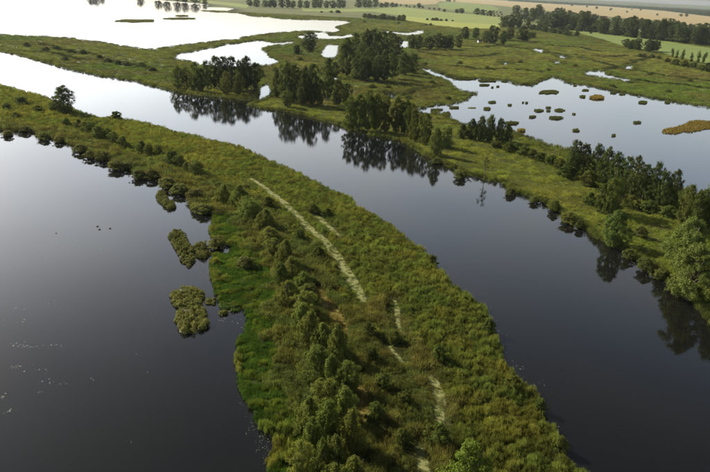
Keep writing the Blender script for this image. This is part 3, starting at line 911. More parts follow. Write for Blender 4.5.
grove('shrub', 'shrub', 'dark undergrowth bush along the foot of the village tree belt, %s', 'undergrowth bushes of the village belt', rows, 'shrub', 'far')
grove('leafy_tree', 'tree', 'tree of the oval copse standing in the green field, %s', 'trees of the oval copse', [
    (628, 37, 47.5, 9), (634, 37.5, 49, 9), (640, 37, 50, 10), (646, 38, 51, 10), (652, 38, 51, 10), (657, 40, 51, 8), (631, 39, 49, 8), (649, 40, 52, 9)], 'broad', 'far')
grove('poplar_tree', 'tree', 'slim poplar in the line at the green field corner, %s', 'poplars at the green field corner', [
    (672, 48, 57, 4), (677, 50, 58.5, 4), (682, 50, 60, 4), (690, 52, 62, 4), (697, 47, 63, 5), (704, 53, 63, 5)], 'poplar', 'mid')
grove('shrub', 'shrub', 'dark shrub on the marsh edge below the poplars, %s', 'shrubs below the poplars', [
    (640, 52.5, 57, 6), (645, 53, 57.5, 6), (652, 53, 58, 7), (660, 54, 59, 7), (668, 56, 62, 8), (676, 58, 65, 9), (684, 60, 67, 9), (692, 61, 68, 10), (700, 62, 70, 11), (708, 63, 72, 12)], 'shrub', 'mid')
rows = [(534 + 4.3 * i, 22.8 + i * 0.72 + random.uniform(-.5, .5), 29.8 + i * 0.72, 7.5) for i in range(9)]
grove('shrub', 'hedge bush', 'dark bush of the long hedge before the village belt, %s', 'bushes of the long hedge', rows + [(576.5, 30.5, 36, 7), (591, 31, 33.5, 3.5)], 'shrub', 'far')
rows = [(364 + 5.0 * i, 12.2 + 0.35 * i + random.uniform(-.5, .5), 17.6 + 0.42 * i, 8) for i in range(9)]
grove('shrub', 'hedge bush', 'bush of the curved hedge in front of the light meadow, %s', 'bushes of the curved hedge', rows, 'shrub', 'mid')
grove('shrub', 'hedge bush', 'bush of the short dark hedge inside the light meadow, %s', 'bushes of the short meadow hedge', [
    (428, 18, 20, 4), (432, 17.6, 20.3, 5), (437, 17.2, 20.5, 5), (442, 18, 20.7, 5), (447, 18.8, 21, 4), (453, 19.2, 21, 3)], 'shrub', 'far')
grove('shrub', 'shrub', 'small bush at the near edge of the light meadow, %s', 'bushes at the light meadow edge', [(426, 23, 25, 3), (430, 22.8, 25.5, 4), (399, 21.5, 23.5, 4), (332, 9.5, 12.5, 5), (338, 9.3, 12.8, 6), (321, 10.5, 12.5, 4), (365, 20, 22.5, 5)], 'shrub', 'far')
grove('avenue_tree', 'tree', 'small round tree of the roadside avenue beyond the light meadow, %s', 'roadside avenue trees', [
    (401, 3.5, 6, 3), (406, 4.5, 6.8, 3), (410, 5, 7.2, 3), (414, 4.8, 7.5, 3), (418.5, 3.2, 8, 5), (422, 6, 8.3, 3), (430, 7, 9.3, 3), (434, 7, 9.8, 3.5), (438.5, 8, 10.3, 3), (444, 9, 12, 5), (457, 7.2, 13, 7), (463, 8.3, 13.2, 6),
    (477, 8.6, 14.6, 7), (483, 9, 15, 6), (491, 8, 15.5, 6)], 'broad', 'far')
rows = [(482.5 + 3.6 * (i % 6) + 0.6 * (i // 6), 9.4 + 0.35 * (i % 6) + 2.1 * (i // 6), 11.3 + 0.35 * (i % 6) + 2.1 * (i // 6), 2.2) for i in range(18)]
grove('orchard_tree', 'tree', 'small round tree of the orchard grid by the meadow, %s', 'orchard trees', rows, 'broad', 'far')
grove('leafy_tree', 'tree', 'far tree in the row along the lake\'s far shore, %s', 'trees along the far lake shore', [
    (251, -1, 6, 6), (258, -2, 7, 7), (264, -1, 7.2, 7), (270, -1.5, 7.4, 7), (276, -2, 7.6, 7), (282, -1.5, 7.8, 7), (288, -1, 8, 7), (294, -2, 8, 7), (299, -1, 8, 6), (308, -2, 8.2, 7), (314, -2.5, 8.2, 7), (320, -2, 8.2, 7), (326, -2, 8.2, 7),
    (332, -1.5, 8.2, 7), (338, -1, 8.2, 7), (343, 0, 8, 6), (359, -2, 7.8, 7), (364, -2.5, 7.8, 7), (370, -2, 7.6, 7), (376, -1.5, 7.4, 7), (382, 1.8, 7.4, 6), (387, 2.2, 7.2, 6), (392, 2.6, 7, 6), (397, 3.3, 6.8, 5)], 'broad', 'far')
grove('leafy_tree', 'tree', 'hazy tree on the far top-left shore with its reflection showing, %s', 'trees on the far top-left shore', [
    (92, -12, -3.5, 8), (97, -13, -3.3, 8), (103, -10, -3, 6), (139, -10, -1.8, 9), (160, -10, 0.2, 8), (168, -9, 0.8, 8), (176, -10, 1.4, 8), (186, -7, 2.2, 8), (196, -6, 3.0, 8), (204, -3, 4.0, 7)], 'broad', 'far')
grove('field_tree', 'tree', 'single small tree dotted over the tan field, %s', 'single trees on the tan field', [
    (586, 4.6, 7.4, 4), (596, 6, 8.8, 5), (611, 7, 10.4, 4.5), (627, 10.2, 12.6, 3.5), (657, 13.2, 15.6, 3), (632, 8.2, 10, 3), (640, 8.8, 10.6, 3), (680, 13, 16.4, 5), (687, 13.4, 16.6, 5), (571, 3.2, 6, 5)], 'broad', 'far')

# ------------------------------------------------------------------ ground cover: reeds, sedge, hummocks (uncountable)
def clump_reed(seed, n=46, w=(0.030, 0.055), lean=(0.08, 0.55), r=0.75):
    rg = np.random.default_rng(seed)
    mb = MB()
    a, q = rg.uniform(0, 2 * np.pi, n), r * np.sqrt(rg.random(n))
    B = np.column_stack([q * np.cos(a), q * np.sin(a), np.full(n, -0.05)])
    blades(mb, B, rg.uniform(0.55, 1.05, n) * (1 - 0.25 * q), rg.uniform(*lean, n), rg.uniform(*w, n), rg)
    return mb.mesh('reed_clump', M['scatter'])

def clump_hummock(seed, n=120, leaf=0.105):
    rg = np.random.default_rng(seed)
    mb = MB()
    v = unit(rg.normal(size=(n, 3)))
    v[:, 2] = np.abs(v[:, 2])
    P = v * (0.72 + 0.32 * rg.random((n, 1))) * np.array((0.95, 0.95, 0.9))
    P *= (1 + 0.22 * np.sin(3.1 * P[:, :1] + seed) * np.cos(2.7 * P[:, 1:2]))
    sz = leaf * rg.uniform(0.6, 1.4, n)
    leaves(mb, P, v + rg.normal(0, 0.55, (n, 3)) + np.array((0, 0, 0.3)), sz, sz * 0.6, rg)
    B = np.column_stack([rg.normal(0, 0.45, (14, 2)), np.full(14, 0.35)])
    blades(mb, B, rg.uniform(0.5, 0.85, 14), rg.uniform(0.1, 0.6, 14), 0.03, rg)
    return mb.mesh('hummock_clump', M['scatter'])

def clump_tuft(seed, n=95):
    rg = np.random.default_rng(seed)
    mb = MB()
    v = unit(rg.normal(size=(n, 3)) * np.array((1, 1, 0.8)))
    v[:, 2] = np.abs(v[:, 2])
    P = v * (0.35 + 0.62 * rg.random((n, 1)) ** 0.6)
    L = 0.17 * rg.uniform(0.6, 1.35, n)
    t = unit(v * 0.6 + np.array((0, 0, 0.75)) + rg.normal(0, 0.35, (n, 3)))
    b = unit(np.cross(t, rg.normal(size=(n, 3))))
    V = np.stack([P - t * L[:, None], P + b * L[:, None] * 0.30, P + t * L[:, None], P - b * L[:, None] * 0.30], 1).reshape(-1, 3)
    mb.add(V, np.arange(4 * n).reshape(n, 4))
    B = np.column_stack([rg.normal(0, 0.3, (12, 2)), np.full(12, 0.2)])
    blades(mb, B, rg.uniform(0.7, 1.05, 12), rg.uniform(0.1, 0.5, 12), 0.035, rg)
    return mb.mesh('tuft_clump', M['scatter'])

def scatter_source(name, meshes):
    c = bpy.data.collections.new(name)
    for i, me in enumerate(meshes):
        c.objects.link(bpy.data.objects.new('%s_%02d' % (name, i), me))
    return c

def scatter(name, P, Z, S, rot, idx, tint, source, label=None):
    """one uncountable mass: points that carry a clump each"""
    me = bpy.data.meshes.new(name)
    me.vertices.add(len(P))
    me.vertices.foreach_set('co', np.column_stack([P, Z]).astype(np.float32).ravel())
    for nm, ty, key, data in (('size', 'FLOAT_VECTOR', 'vector', S), ('turn', 'FLOAT', 'value', rot), ('pick', 'INT', 'value', idx), ('tint', 'FLOAT_COLOR', 'color', np.column_stack([tint, np.ones(len(P))]))):
        at = me.attributes.new(nm, ty, 'POINT')
        at.data.foreach_set(key, np.asarray(data, np.int32 if ty == 'INT' else np.float32).ravel())
    o = link(name, me, kind='stuff')
    if label:
        o['label'] = label
    ng = bpy.data.node_groups.new(name + '_nodes', 'GeometryNodeTree')
    ng.interface.new_socket('Geometry', in_out='INPUT', socket_type='NodeSocketGeometry')
    ng.interface.new_socket('Geometry', in_out='OUTPUT', socket_type='NodeSocketGeometry')
    n, l = ng.nodes, ng.links
    gi, go = n.new('NodeGroupInput'), n.new('NodeGroupOutput')
    ci = n.new('GeometryNodeCollectionInfo')
    ci.inputs['Collection'].default_value = source
    ci.inputs['Separate Children'].default_value = True
    ci.inputs['Reset Children'].default_value = True
    iop = n.new('GeometryNodeInstanceOnPoints')
    def attr(nm, ty):
        a = n.new('GeometryNodeInputNamedAttribute')
        a.data_type = ty
        a.inputs['Name'].default_value = nm
        return a.outputs['Attribute']
    cx = n.new('ShaderNodeCombineXYZ')
    l.new(attr('turn', 'FLOAT'), cx.inputs['Z'])
    l.new(gi.outputs[0], iop.inputs['Points'])
    l.new(ci.outputs[0], iop.inputs['Instance'])
    iop.inputs['Pick Instance'].default_value = True
    l.new(attr('pick', 'INT'), iop.inputs['Instance Index'])
    l.new(cx.outputs[0], iop.inputs['Rotation'])
    l.new(attr('size', 'FLOAT_VECTOR'), iop.inputs['Scale'])
    l.new(iop.outputs[0], go.inputs[0])
    md = o.modifiers.new('scatter', 'NODES')
    md.node_group = ng
    return o

def jitter_bands(k, smin, dmax, dmin=40.0):
    """points over the ground in view whose spacing grows slowly with distance"""
    out, sp = [], []
    d = dmin
    while d < dmax:
        s = max(smin, k * d)
        d1 = min(dmax, d * 1.12 + s)
        half = 30 + 0.66 * d1
        X, Y = np.meshgrid(np.arange(-half, half, s), np.arange(d, d1, s))
        P = np.column_stack([X.ravel(), Y.ravel()]) + rng.uniform(-.5, .5, (X.size, 2)) * s
        out.append(P)
        sp.append(np.full(len(P), s))
        d = d1
    return np.concatenate(out), np.concatenate(sp)

def lumps(P, cell, seed):
    """dome-shaped tussocks: height 0..1 and a random number per tussock"""
    q = P / cell
    i0 = np.floor(q).astype(int)
    best = np.full(len(P), 9.0)
    ident = np.zeros(len(P))
    for dx in (-1, 0, 1):
        for dy in (-1, 0, 1):
            ii = i0 + np.array((dx, dy))
            a, b = (ii[:, 0] + seed * 31) & 255, (ii[:, 1] + seed * 57) & 255
            ctr = ii + np.column_stack([_pn[a, b], _pn[b, a]])
            d = np.linalg.norm(q - ctr, axis=1) / (0.6 + 0.5 * _pn[(a + 77) & 255, b])
            m = d < best
            best = np.where(m, d, best)
            ident = np.where(m, _pn[(a + 11) & 255, (b + 91) & 255], ident)
    return np.clip(1 - best ** 2 * 0.9, 0, 1), ident

def zone(P, pts):
    """inside an outline read in the photo"""
    fray = np.column_stack([vnoise(P, 3.0, 11), vnoise(P, 3.0, 12)]) - 0.5 + 0.7 * (np.column_stack([vnoise(P, 9.0, 13), vnoise(P, 9.0, 14)]) - 0.5)
    return inside(P + fray * 7.0, poly_px(pts, 0, True))

SRC = scatter_source('marsh_clump', [clump_reed(200 + i) for i in range(4)] + [clump_hummock(210 + i) for i in range(4)] + [clump_reed(220 + i, 70, (0.022, 0.040), (0.03, 0.30), 0.8) for i in range(3)] + [clump_tuft(230 + i) for i in range(4)])

# -- peninsula
P, sp = jitter_bands(0.0042, 0.46, 900)
px, py, _ = project_np(P)
keep = (px > -90) & (px < 800) & (py > -40) & (py < 600)
P, sp = P[keep], sp[keep]
c = classify(P)
keep = (c == 1) | (c == 41) | ((c == 40) & (rng.random(len(c)) < 0.36))
P, sp, c = P[keep], sp[keep], c[keep]
px, py, w = project_np(P, 0.4)
sd = shore_dist(P)
pd = np.full(len(P), 1e9)
for ctr, pl in paths:
    pd = np.minimum(pd, seg_dist(P, ctr))
sedge = zone(P, [(208, 214), (228, 216), (243, 228), (246, 240), (228, 247), (208, 236)]) | zone(P, [(206, 250), (236, 250), (262, 258), (272, 280), (270, 305), (278, 345), (288, 380), (298, 420), (306, 500), (255, 500), (262, 430), (232, 390), (230, 330), (240, 316), (218, 306)])
brown = zone(P, [(366, 300), (392, 296), (410, 330), (428, 360), (446, 400), (452, 440), (450, 500), (395, 500), (378, 420), (366, 360)])
leftshore = zone(P, [(-100, 90), (0, 122), (60, 130), (120, 150), (180, 172), (215, 195), (232, 214), (205, 220), (180, 200), (100, 170), (0, 140), (-100, 115)])
centre = zone(P, [(206, 178), (245, 186), (290, 225), (330, 262), (352, 300), (372, 360), (384, 430), (392, 500), (300, 500), (290, 400), (272, 330), (268, 270), (240, 225), (212, 205)])
n1, n2, n3 = vnoise(P, 9.0, 1), vnoise(P, 2.6, 2), vnoise(P, 28.0, 3)
reedC = np.array((0.122, 0.146, 0.030)); reedD = np.array((0.086, 0.116, 0.026)); brownC = np.array((0.118, 0.108, 0.034)); humC = np.array((0.074, 0.106, 0.030)); sedC = np.array((0.045, 0.092, 0.017)); goldC = np.array((0.17, 0.14, 0.034))
tint = reedC + (reedD - reedC) * np.clip(n1 * 1.5 - 0.25, 0, 1)[:, None]
hum = centre | leftshore | brown
tint = np.where(hum[:, None], humC + (np.array((0.096, 0.114, 0.030)) - humC) * n1[:, None], tint)
bf = np.where(brown, 0.48, np.where(leftshore, 0.34, 0.08)) * np.clip((n2 - 0.25) * 1.8, 0, 1) + np.where(hum, 0.0, 0.15 * np.clip(n3 * 2 - 1, 0, 1))
tint = tint + (brownC - tint) * np.clip(bf, 0, 1)[:, None]
lm, lid = lumps(P, 1.7, 3)
lb_, lbid = lumps(P, 4.2, 5)
tint *= (0.62 + 0.76 * lid)[:, None] * np.array((1.06, 1.00, 1.12))
tint[:, 0] *= 0.86 + 0.24 * lbid
tint = np.where(sedge[:, None], (sedC + (np.array((0.105, 0.130, 0.026)) - sedC) * np.clip(lid * 1.6 - 0.9, 0, 0.8)[:, None]) * (0.75 + 0.5 * lbid[:, None]), tint)
tint = np.where((c == 41)[:, None], goldC, tint)
tint *= (0.8 + 0.4 * rng.random(len(P)))[:, None]
idx = np.where(sedge, rng.integers(8, 11, len(P)), np.where(hum & (rng.random(len(P)) < 0.72), rng.integers(4, 8, len(P)), np.where(rng.random(len(P)) < 0.22, rng.integers(0, 4, len(P)), rng.integers(11, 15, len(P)))))
isH = (idx >= 4) & (idx < 8)
big = rng.random(len(P)) ** 3
rad = np.where(isH, sp * (0.75 + 0.9 * big + 0.4 * n2), sp * rng.uniform(0.75, 1.15, len(P)))
hgt = np.where(isH, rad * rng.uniform(0.6, 1.0, len(P)) + 1.5 * lb_ * (0.35 + 0.65 * lbid), 0.25 + 1.35 * lm * (0.45 + 0.55 * lid) + 0.15 * rng.random(len(P)))
hgt = np.where(sedge, 0.25 + 1.15 * lm * (0.4 + 0.6 * lid), hgt)
near = pd < 2.2
hgt = np.where(near, hgt * np.clip(0.1 + 0.35 * pd, 0.25, 1), hgt)
rad = np.where(near & isH, rad * 0.75, rad)
hgt = np.where(leftshore & (sd < 3.5), np.maximum(hgt, 0.7 + 0.6 * lid), hgt)
hgt = np.where(c == 41, 0.35, hgt)
keep = (c != 41) | (rng.random(len(P)) < 0.4)
keep &= (sd > 0.12)
S = np.column_stack([rad, rad, hgt])
Z = np.full(len(P), 0.12)
for nm, sel, lb in (('reed_bed', ~sedge & ~isH, None), ('sedge_bed', sedge, None), ('bog_shrub_cover', isH & ~sedge, None)):
    s = sel & keep
    scatter(nm, P[s], Z[s], S[s], rng.uniform(0, 6.28, s.sum()), idx[s], tint[s], SRC)

# -- marsh and banks across the river
P, sp = jitter_bands(0.0050, 0.8, 1500, 120)
px, py, _ = project_np(P)
keep = (px > -60) & (px < 790) & (py > -25) & (py < 500)
P, sp = P[keep], sp[keep]
c = classify(P)
P, sp = P[c == 0], sp[c == 0]
sd = shore_dist(P)
px, py, w = project_np(P, 0.4)
bank = zone(P, [(400, 120), (450, 125), (510, 138), (600, 175), (700, 225), (800, 260), (900, 420), (720, 340), (600, 250), (480, 190), (395, 150), (330, 130), (250, 110), (255, 95), (330, 110)])
n1, n2, n3 = vnoise(P, 22.0, 4), vnoise(P, 6.0, 5), vnoise(P, 90.0, 6)
gA, gB, gC = np.array((0.072, 0.112, 0.022)), np.array((0.128, 0.142, 0.036)), np.array((0.092, 0.084, 0.030))
tint = gA + (gB - gA) * np.clip(n3 * 1.6 - 0.3, 0, 1)[:, None]
tint = tint + (gC - tint) * (0.8 * np.clip(n1 * 2.4 - 1.1, 0, 1))[:, None]
tint = np.where(bank[:, None], np.array((0.120, 0.160, 0.030)) + (np.array((0.165, 0.175, 0.042)) - np.array((0.120, 0.160, 0.030))) * n1[:, None], tint)
dry = zone(P, [(415, 50), (470, 40), (560, 38), (640, 52), (800, 75), (800, 130), (700, 108), (600, 90), (480, 80), (430, 70)])
tint = np.where(dry[:, None], tint * np.array((1.35, 1.28, 1.3)), tint)
ditch = np.full(len(P), 1e9)
for dl in ([(466, 46.5), (485, 47.5), (500, 46), (520, 48.5), (545, 53), (575, 55.2), (605, 57), (640, 56.5)], [(604, 70.5), (615, 67.5), (622, 66), (640, 60.5), (652, 57.5)], [(632, 79), (655, 83.5), (680, 85), (715, 90)],
           [(397, 96), (410, 93), (428, 88.5), (441, 86)], [(506, 41), (530, 43), (552, 46), (575, 47), (600, 52)], [(455, 66), (480, 70), (505, 69), (540, 72)], [(590, 60), (630, 70), (670, 77), (715, 82)],
           [(420, 52), (440, 56), (470, 57), (500, 54)], [(300, 86), (320, 84), (345, 86)], [(20, 52), (50, 53), (80, 60), (120, 63), (150, 69)], [(40, 44), (70, 52), (95, 55)]):
    ditch = np.minimum(ditch, seg_dist(P, roughen(line_px(dl), 0.02, 3.0, 33, False)))
dt = ditch < 0.9 * sp
tint = np.where(dt[:, None], np.array((0.040, 0.050, 0.018)), tint)
edge = sd < 1.2 + 0.9 * sp
tint = np.where(edge[:, None], np.array((0.085, 0.105, 0.028)), tint) * (0.78 + 0.44 * rng.random(len(P)))[:, None]
isH = rng.random(len(P)) < np.where(edge, 0.45, np.where(bank, 0.14, 0.22))
idx = np.where(isH, rng.integers(4, 8, len(P)), np.where(rng.random(len(P)) < 0.4, rng.integers(0, 4, len(P)), rng.integers(11, 15, len(P))))
rad = sp * rng.uniform(0.7, 1.15, len(P)) * np.where(isH, 0.85, 1.0)
lm, lid = lumps(P, 5.0, 7)
tint *= (0.62 + 0.7 * lid)[:, None]
hgt = np.where(bank, 0.3 + 0.9 * lm * lid, 0.35 + 1.1 * lm * (0.3 + 0.7 * lid))
hgt = np.where(edge | dt, 1.1 + 0.8 * rng.random(len(P)), hgt)
keep = (sd > 0.1) & (edge | (rng.random(len(P)) < np.where(bank, 0.95, 0.8)))
S = np.column_stack([rad, rad, hgt])
for nm, sel in (('marsh_grass', ~edge), ('shore_reeds', edge)):
    s = sel & keep
    scatter(nm, P[s], np.full(s.sum(), 0.15), S[s], rng.uniform(0, 6.28, s.sum()), idx[s], tint[s], SRC)

# -- far-off woods beyond the tan field
far_src = []
for i in range(3):
    f, w_ = make_plant('broad', 300 + i, 38, 26, 0.045, 0.10)
    f.materials[0] = M['scatter']
    far_src.append(f)
FSRC = scatter_source('far_tree', far_src)
P, sp = jitter_bands(0.0062, 9.0, 9000, 1300)
ff = fields['forest_floor'][2]
c = classify(P)
i_f = 10 + list(fields).index('forest_floor')
px, py, _ = project_np(P)
keep = ((c == i_f) | ((c == 0) & (px > 380) & (py < 2) & (vnoise(P, 500, 8) > 0.45))) & (px > 330) & (px < 760) & (vnoise(P, 420, 9) > 0.16)
P, sp = P[keep], sp[keep]
hh = rng.uniform(15, 22, len(P))
tint = np.array((0.042, 0.062, 0.022)) * (0.75 + 0.5 * rng.random(len(P)))[:, None]
scatter('far_forest', P, np.full(len(P), 0.1), np.column_stack([hh * 1.15, hh * 1.15, hh]), rng.uniform(0, 6.28, len(P)), rng.integers(0, 3, len(P)), tint, FSRC, 'hazy far-off forest beyond the tan field')

# ------------------------------------------------------------------ islets
def islet(label, outline, kind, tint, height, group, name='reed_islet', seed=0):
    """outline: ground points. A mud base with its own plants."""
    rg = np.random.default_rng(400 + seed)
    c = outline.mean(0)
    root = bpy.data.objects.new(name, None)
    col.objects.link(root)
    root.location = (c[0], c[1], 0)
    p = outline - c
    n = len(p)
    a = 0.5 * np.sum(p[:, 0] * np.roll(p[:, 1], -1) - np.roll(p[:, 0], -1) * p[:, 1])
    if a < 0:
        p = p[::-1]
    V = np.concatenate([np.column_stack([p * 1.02, np.full(n, -0.6)]), np.column_stack([p * 0.97, np.full(n, 0.04)]), [(0, 0, 0.10)]])
    i = np.arange(n)
    mb = MB().add(V, np.column_stack([i, (i + 1) % n, n + (i + 1) % n, n + i]), np.column_stack([n + i, n + (i + 1) % n, np.full(n, 2 * n)]))
    link('mud_base', mb.mesh('mud_base', M['mud']), root)
    area = abs(a)
    lo, hi = p.min(0), p.max(0)
    mb = MB()
    if kind == 'reed':
        N = int(np.clip(area * 30, 260, 5000))
        Q = rg.uniform(lo, hi, (N * 3, 2))
        Q = Q[inside(Q, p)][:N]
        wd = np.clip(0.055 * math.sqrt(area * 30 / max(len(Q), 1)), 0.05, 0.14)
        hn = height * (0.72 + 0.5 * vnoise(Q + c, 2.5, seed))
        blades(mb, np.column_stack([Q, np.full(len(Q), 0.05)]), hn * rg.uniform(0.75, 1.1, len(Q)), rg.uniform(0.05, 0.5, len(Q)), wd * rg.uniform(0.6, 1.3, len(Q)), rg)
    else:
        N = int(np.clip(area * 3.4, 6, 170))
        Q = rg.uniform(lo, hi, (N * 4, 2))
        Q = Q[inside(Q, p)][:N]
        for q in Q:
            r = rg.uniform(0.40, 0.85)
            m = 120
            v = unit(rg.normal(size=(m, 3)))
            v[:, 2] = np.abs(v[:, 2])
            C = np.array((q[0], q[1], 0.10)) + v * (0.7 + 0.35 * rg.random((m, 1))) * np.array((r, r, height * rg.uniform(0.35, 1.35)))
            sz = 0.13 * rg.uniform(0.6, 1.4, m)
            leaves(mb, C, v + rg.normal(0, 0.5, (m, 3)) + np.array((0, 0, 0.3)), sz, sz * 0.6, rg)
    o = link('reeds' if kind == 'reed' else 'foliage', mb.mesh(name + '_plants', M['leaf']), root)
    k = rg.uniform(0.85, 1.15)
    o.color = (tint[0] * k, tint[1] * k, tint[2] * k, 1)
    return tag(root, label, 'islet', group)

def px_box(x0, x1, y0, y1, h, seed, zpow=0.85):
    """outline of a low islet: water line y1, plant tops y0"""
    rg = np.random.default_rng(seed)
    xm = (x0 + x1) / 2
    g1 = G(xm, y1)
    d = np.linalg.norm(g1)
    hp = h * FPX / d * 0.95
    back = max(y0 + hp, y1 - 6)
    if y1 - back < 0.7:
        back = y1 - 0.7
    pts = []
    for k in range(18):
        t = 2 * math.pi * k / 18
        cx, sy = math.copysign(abs(math.cos(t)) ** zpow, math.cos(t)), math.copysign(abs(math.sin(t)) ** zpow, math.sin(t))
        j = rg.uniform(0.70, 1.14)
        pts.append(G(xm + (x1 - x0) / 2 * cx * j, (y1 + back) / 2 + (y1 - back) / 2 * sy * j))
    return np.array(pts)

ISL = [(454, 473, 76.5, 80), (477, 497, 79, 82), (520, 528, 82, 84.5, ), (479, 490, 83, 86), (491, 493.5, 86, 88), (496, 499.5, 85, 87.3), (537.5, 561.5, 89.5, 94), (488, 496, 100, 103.7), (483, 491, 106, 110.7), (507, 512.5, 103, 106),
       (522, 524, 101, 103), (525, 528, 101, 103.6), (533.5, 544, 108, 112), (545.5, 551, 105.7, 108.6), (546, 551, 109, 111.8), (554, 565, 107.8, 112), (528.6, 536, 114.5, 118.2), (549, 563, 115, 120), (505, 519, 120, 125), (449, 460, 105.3, 109),
       (573, 577, 84, 86.3), (582, 589, 88.5, 91.4), (579.5, 586, 94.5, 98), (610, 617, 91, 94), (619, 626, 92, 95.2), (638, 648, 100, 104), (664, 671, 100, 103.6), (572, 576, 112, 115), (633, 641, 120, 124),
       (571.6, 580, 127.5, 132), (611, 616, 133, 137), (534, 538, 82, 84.2), (501, 508, 80, 82), (430, 443, 107.6, 111), (442, 451, 110.5, 117)]
rows_y = [(0, 89, 'farthest row'), (89, 99, 'second row'), (99, 106.9, 'third row'), (106.9, 114, 'fourth row'), (114, 200, 'nearest row')]
for lo_y, hi_y, nm in rows_y:
    sel = sorted(b for b in ISL if lo_y <= b[3] - 0.001 < hi_y)
    for i, (x0, x1, y0, y1) in enumerate(sel, 1):
        size = 'long' if x1 - x0 > 13 else ('tiny' if x1 - x0 < 5 else 'small')
        islet('%s dark reed islet in the %s of the right pond, %s' % (size, nm, ordinal(i, len(sel))), px_box(x0, x1, y0, y1, 0.9, int(x0 * 10)), 'reed', (0.060, 0.070, 0.022), 0.75, 'reed islets in the right pond', seed=int(x0 * 7 + y0))
islet('rusty brown reed islet in the far part of the right pond', px_box(590, 604, 94.3, 100, 1.2, 5), 'reed', (0.165, 0.125, 0.036), 1.3, 'reed islets in the right pond', seed=5)
islet('rusty brown reed islet close to the near shore of the right pond', px_box(516, 526, 128, 132, 1.0, 6), 'reed', (0.165, 0.125, 0.036), 1.1, 'reed islets in the right pond', seed=6)
islet('flat pale green weed patch on the right pond', px_box(467.5, 476, 106.8, 108.6, 0.3, 7), 'reed', (0.12, 0.15, 0.05), 0.3, None, seed=7)
islet('large rusty brown reed island at the right edge of the islet pond', poly_px([(662, 131), (668, 128.6), (676, 127.6), (684, 124.6), (690, 121.6), (697, 120.6), (706, 121.4), (718, 122), (732, 125), (728, 130), (712, 128), (702, 130), (692, 132.6), (684, 131.6), (675, 134), (664, 133.5)], 0, True, rough=0.6), 'reed', (0.165, 0.125, 0.032), 0.8, None, 'reed_island', 8)
islet('long thin dark islet in the bright lake', px_box(115.5, 157, 18.8, 22.2, 1.2, 11, 0.9), 'reed', (0.08, 0.09, 0.03), 1.4, 'islets in the bright lake', seed=11)
islet('narrow dark islet right of the long one in the bright lake', px_box(164, 195, 17.2, 19.4, 1.0, 12, 0.9), 'reed', (0.08, 0.09, 0.03), 1.2, 'islets in the bright lake', seed=12)
islet('smallest dark islet in the bright lake, behind the narrow one', px_box(176, 188, 14.8, 16.3, 1.0, 13, 0.9), 'reed', (0.08, 0.09, 0.03), 1.2, 'islets in the bright lake', seed=13)
humT = (0.110, 0.120, 0.034)
near = [('small slanted bushy islet, uppermost in the left lake', [(158, 192), (163, 191), (166, 198), (173, 202), (176, 208), (170, 210), (163, 205), (158, 199)]),
        ('long bushy islet in the left lake pointing down from the upper shore', [(171, 231), (179, 230), (186, 237), (188, 244), (194, 251), (195, 262), (189, 267), (181, 260), (175, 248), (170, 238)]),
        ('small bushy islet touching the right side of the long islet', [(195, 243), (203, 242), (206, 249), (209, 254), (206, 260), (199, 257), (193, 250)]),
        ('largest bushy islet in the left lake, nearest to the camera', [(173, 292), (180, 286), (196, 287), (204, 295), (201, 304), (207, 315), (207, 326), (198, 333), (179, 333), (176, 321), (179, 309), (172, 301)]),
        ('little tuft islet right of the largest bushy islet', [(208, 298), (214, 297), (217, 302), (212, 305), (208, 303)]),
        ('tiny tuft in the water below the green sedge point', [(221, 311), (225, 310), (226, 314), (222, 315)]),
        ('low tuft islet off the green sedge corner', [(222, 303), (229, 302), (238, 306), (238, 311), (230, 313), (223, 309)]),
        ('tiny dark tuft at the far left of the peninsula shore', [(4, 133.5), (10, 133), (12, 135.5), (6, 136.5)])]
for i, (lb, pts) in enumerate(near):
    islet(lb, poly_px(pts, 0.6, True, rough=0.3, seed=20 + i), 'bush', humT if i not in (6,) else (0.07, 0.11, 0.024), 1.0 if i < 4 else 0.55, 'bushy islets in the left lake', 'bushy_islet', 30 + i)

# ------------------------------------------------------------------ floating leaves on the water
def floating(name, centres, label):
    mb = MB()
    for (x, y, n, sx, sy) in centres:
        q = np.array([G(x + rng.normal(0, sx), y + rng.normal(0, sy)) for _ in range(n)])
        P3 = np.column_stack([q, rng.uniform(0.008, 0.016, n)])
        sz = rng.uniform(0.05, 0.19, n) * (0.6 if n >= 20 else 1.0)
        leaves(mb, P3, np.tile((0, 0, 1.0), (n, 1)) + rng.normal(0, 0.02, (n, 3)), sz, sz * rng.uniform(0.4, 0.8, n), rng)
    o = link(name, mb.mesh(name, M['floating']), kind='stuff')
    o['label'] = label
floating('floating_leaves', [(22, 345, 14, 7, 1.6), (30, 347, 10, 3, 1), (54, 345, 7, 4, 2), (18, 367, 12, 4, 1.2), (36, 370, 10, 6, 2.5), (46, 382, 8, 4, 1.5), (64, 385, 4, 3, 1), (4, 396, 8, 3, 2), (8, 411, 8, 3, 1.2), (40, 393, 3, 2, 1),
                             (93, 380, 3, 2, 1), (140, 355, 3, 3, 1), (147, 373, 2, 2, 1), (5, 322, 5, 5, 2), (20, 309, 7, 8, 1), (60, 300, 4, 12, 5), (130, 441, 3, 2, 1), (40, 255, 5, 20, 6), (75, 240, 3, 20, 6), (15, 318, 6, 8, 3)],
         'pale floating leaves in drifts on the left lake')
fl = [(482 + 5 * i + 4 * math.sin(i * 2.1), 306 + 9.5 * i, 4, 4, 4) for i in range(16)]
floating('floating_leaves', fl + [(487, 309, 8, 3, 3), (520, 369, 8, 5, 2), (538, 384, 7, 4, 2), (655, 270, 10, 4, 3), (668, 288, 14, 5, 5), (640, 262, 8, 4, 2), (470, 299, 6, 2, 2)], 'pale floating leaves along the river side of the peninsula')
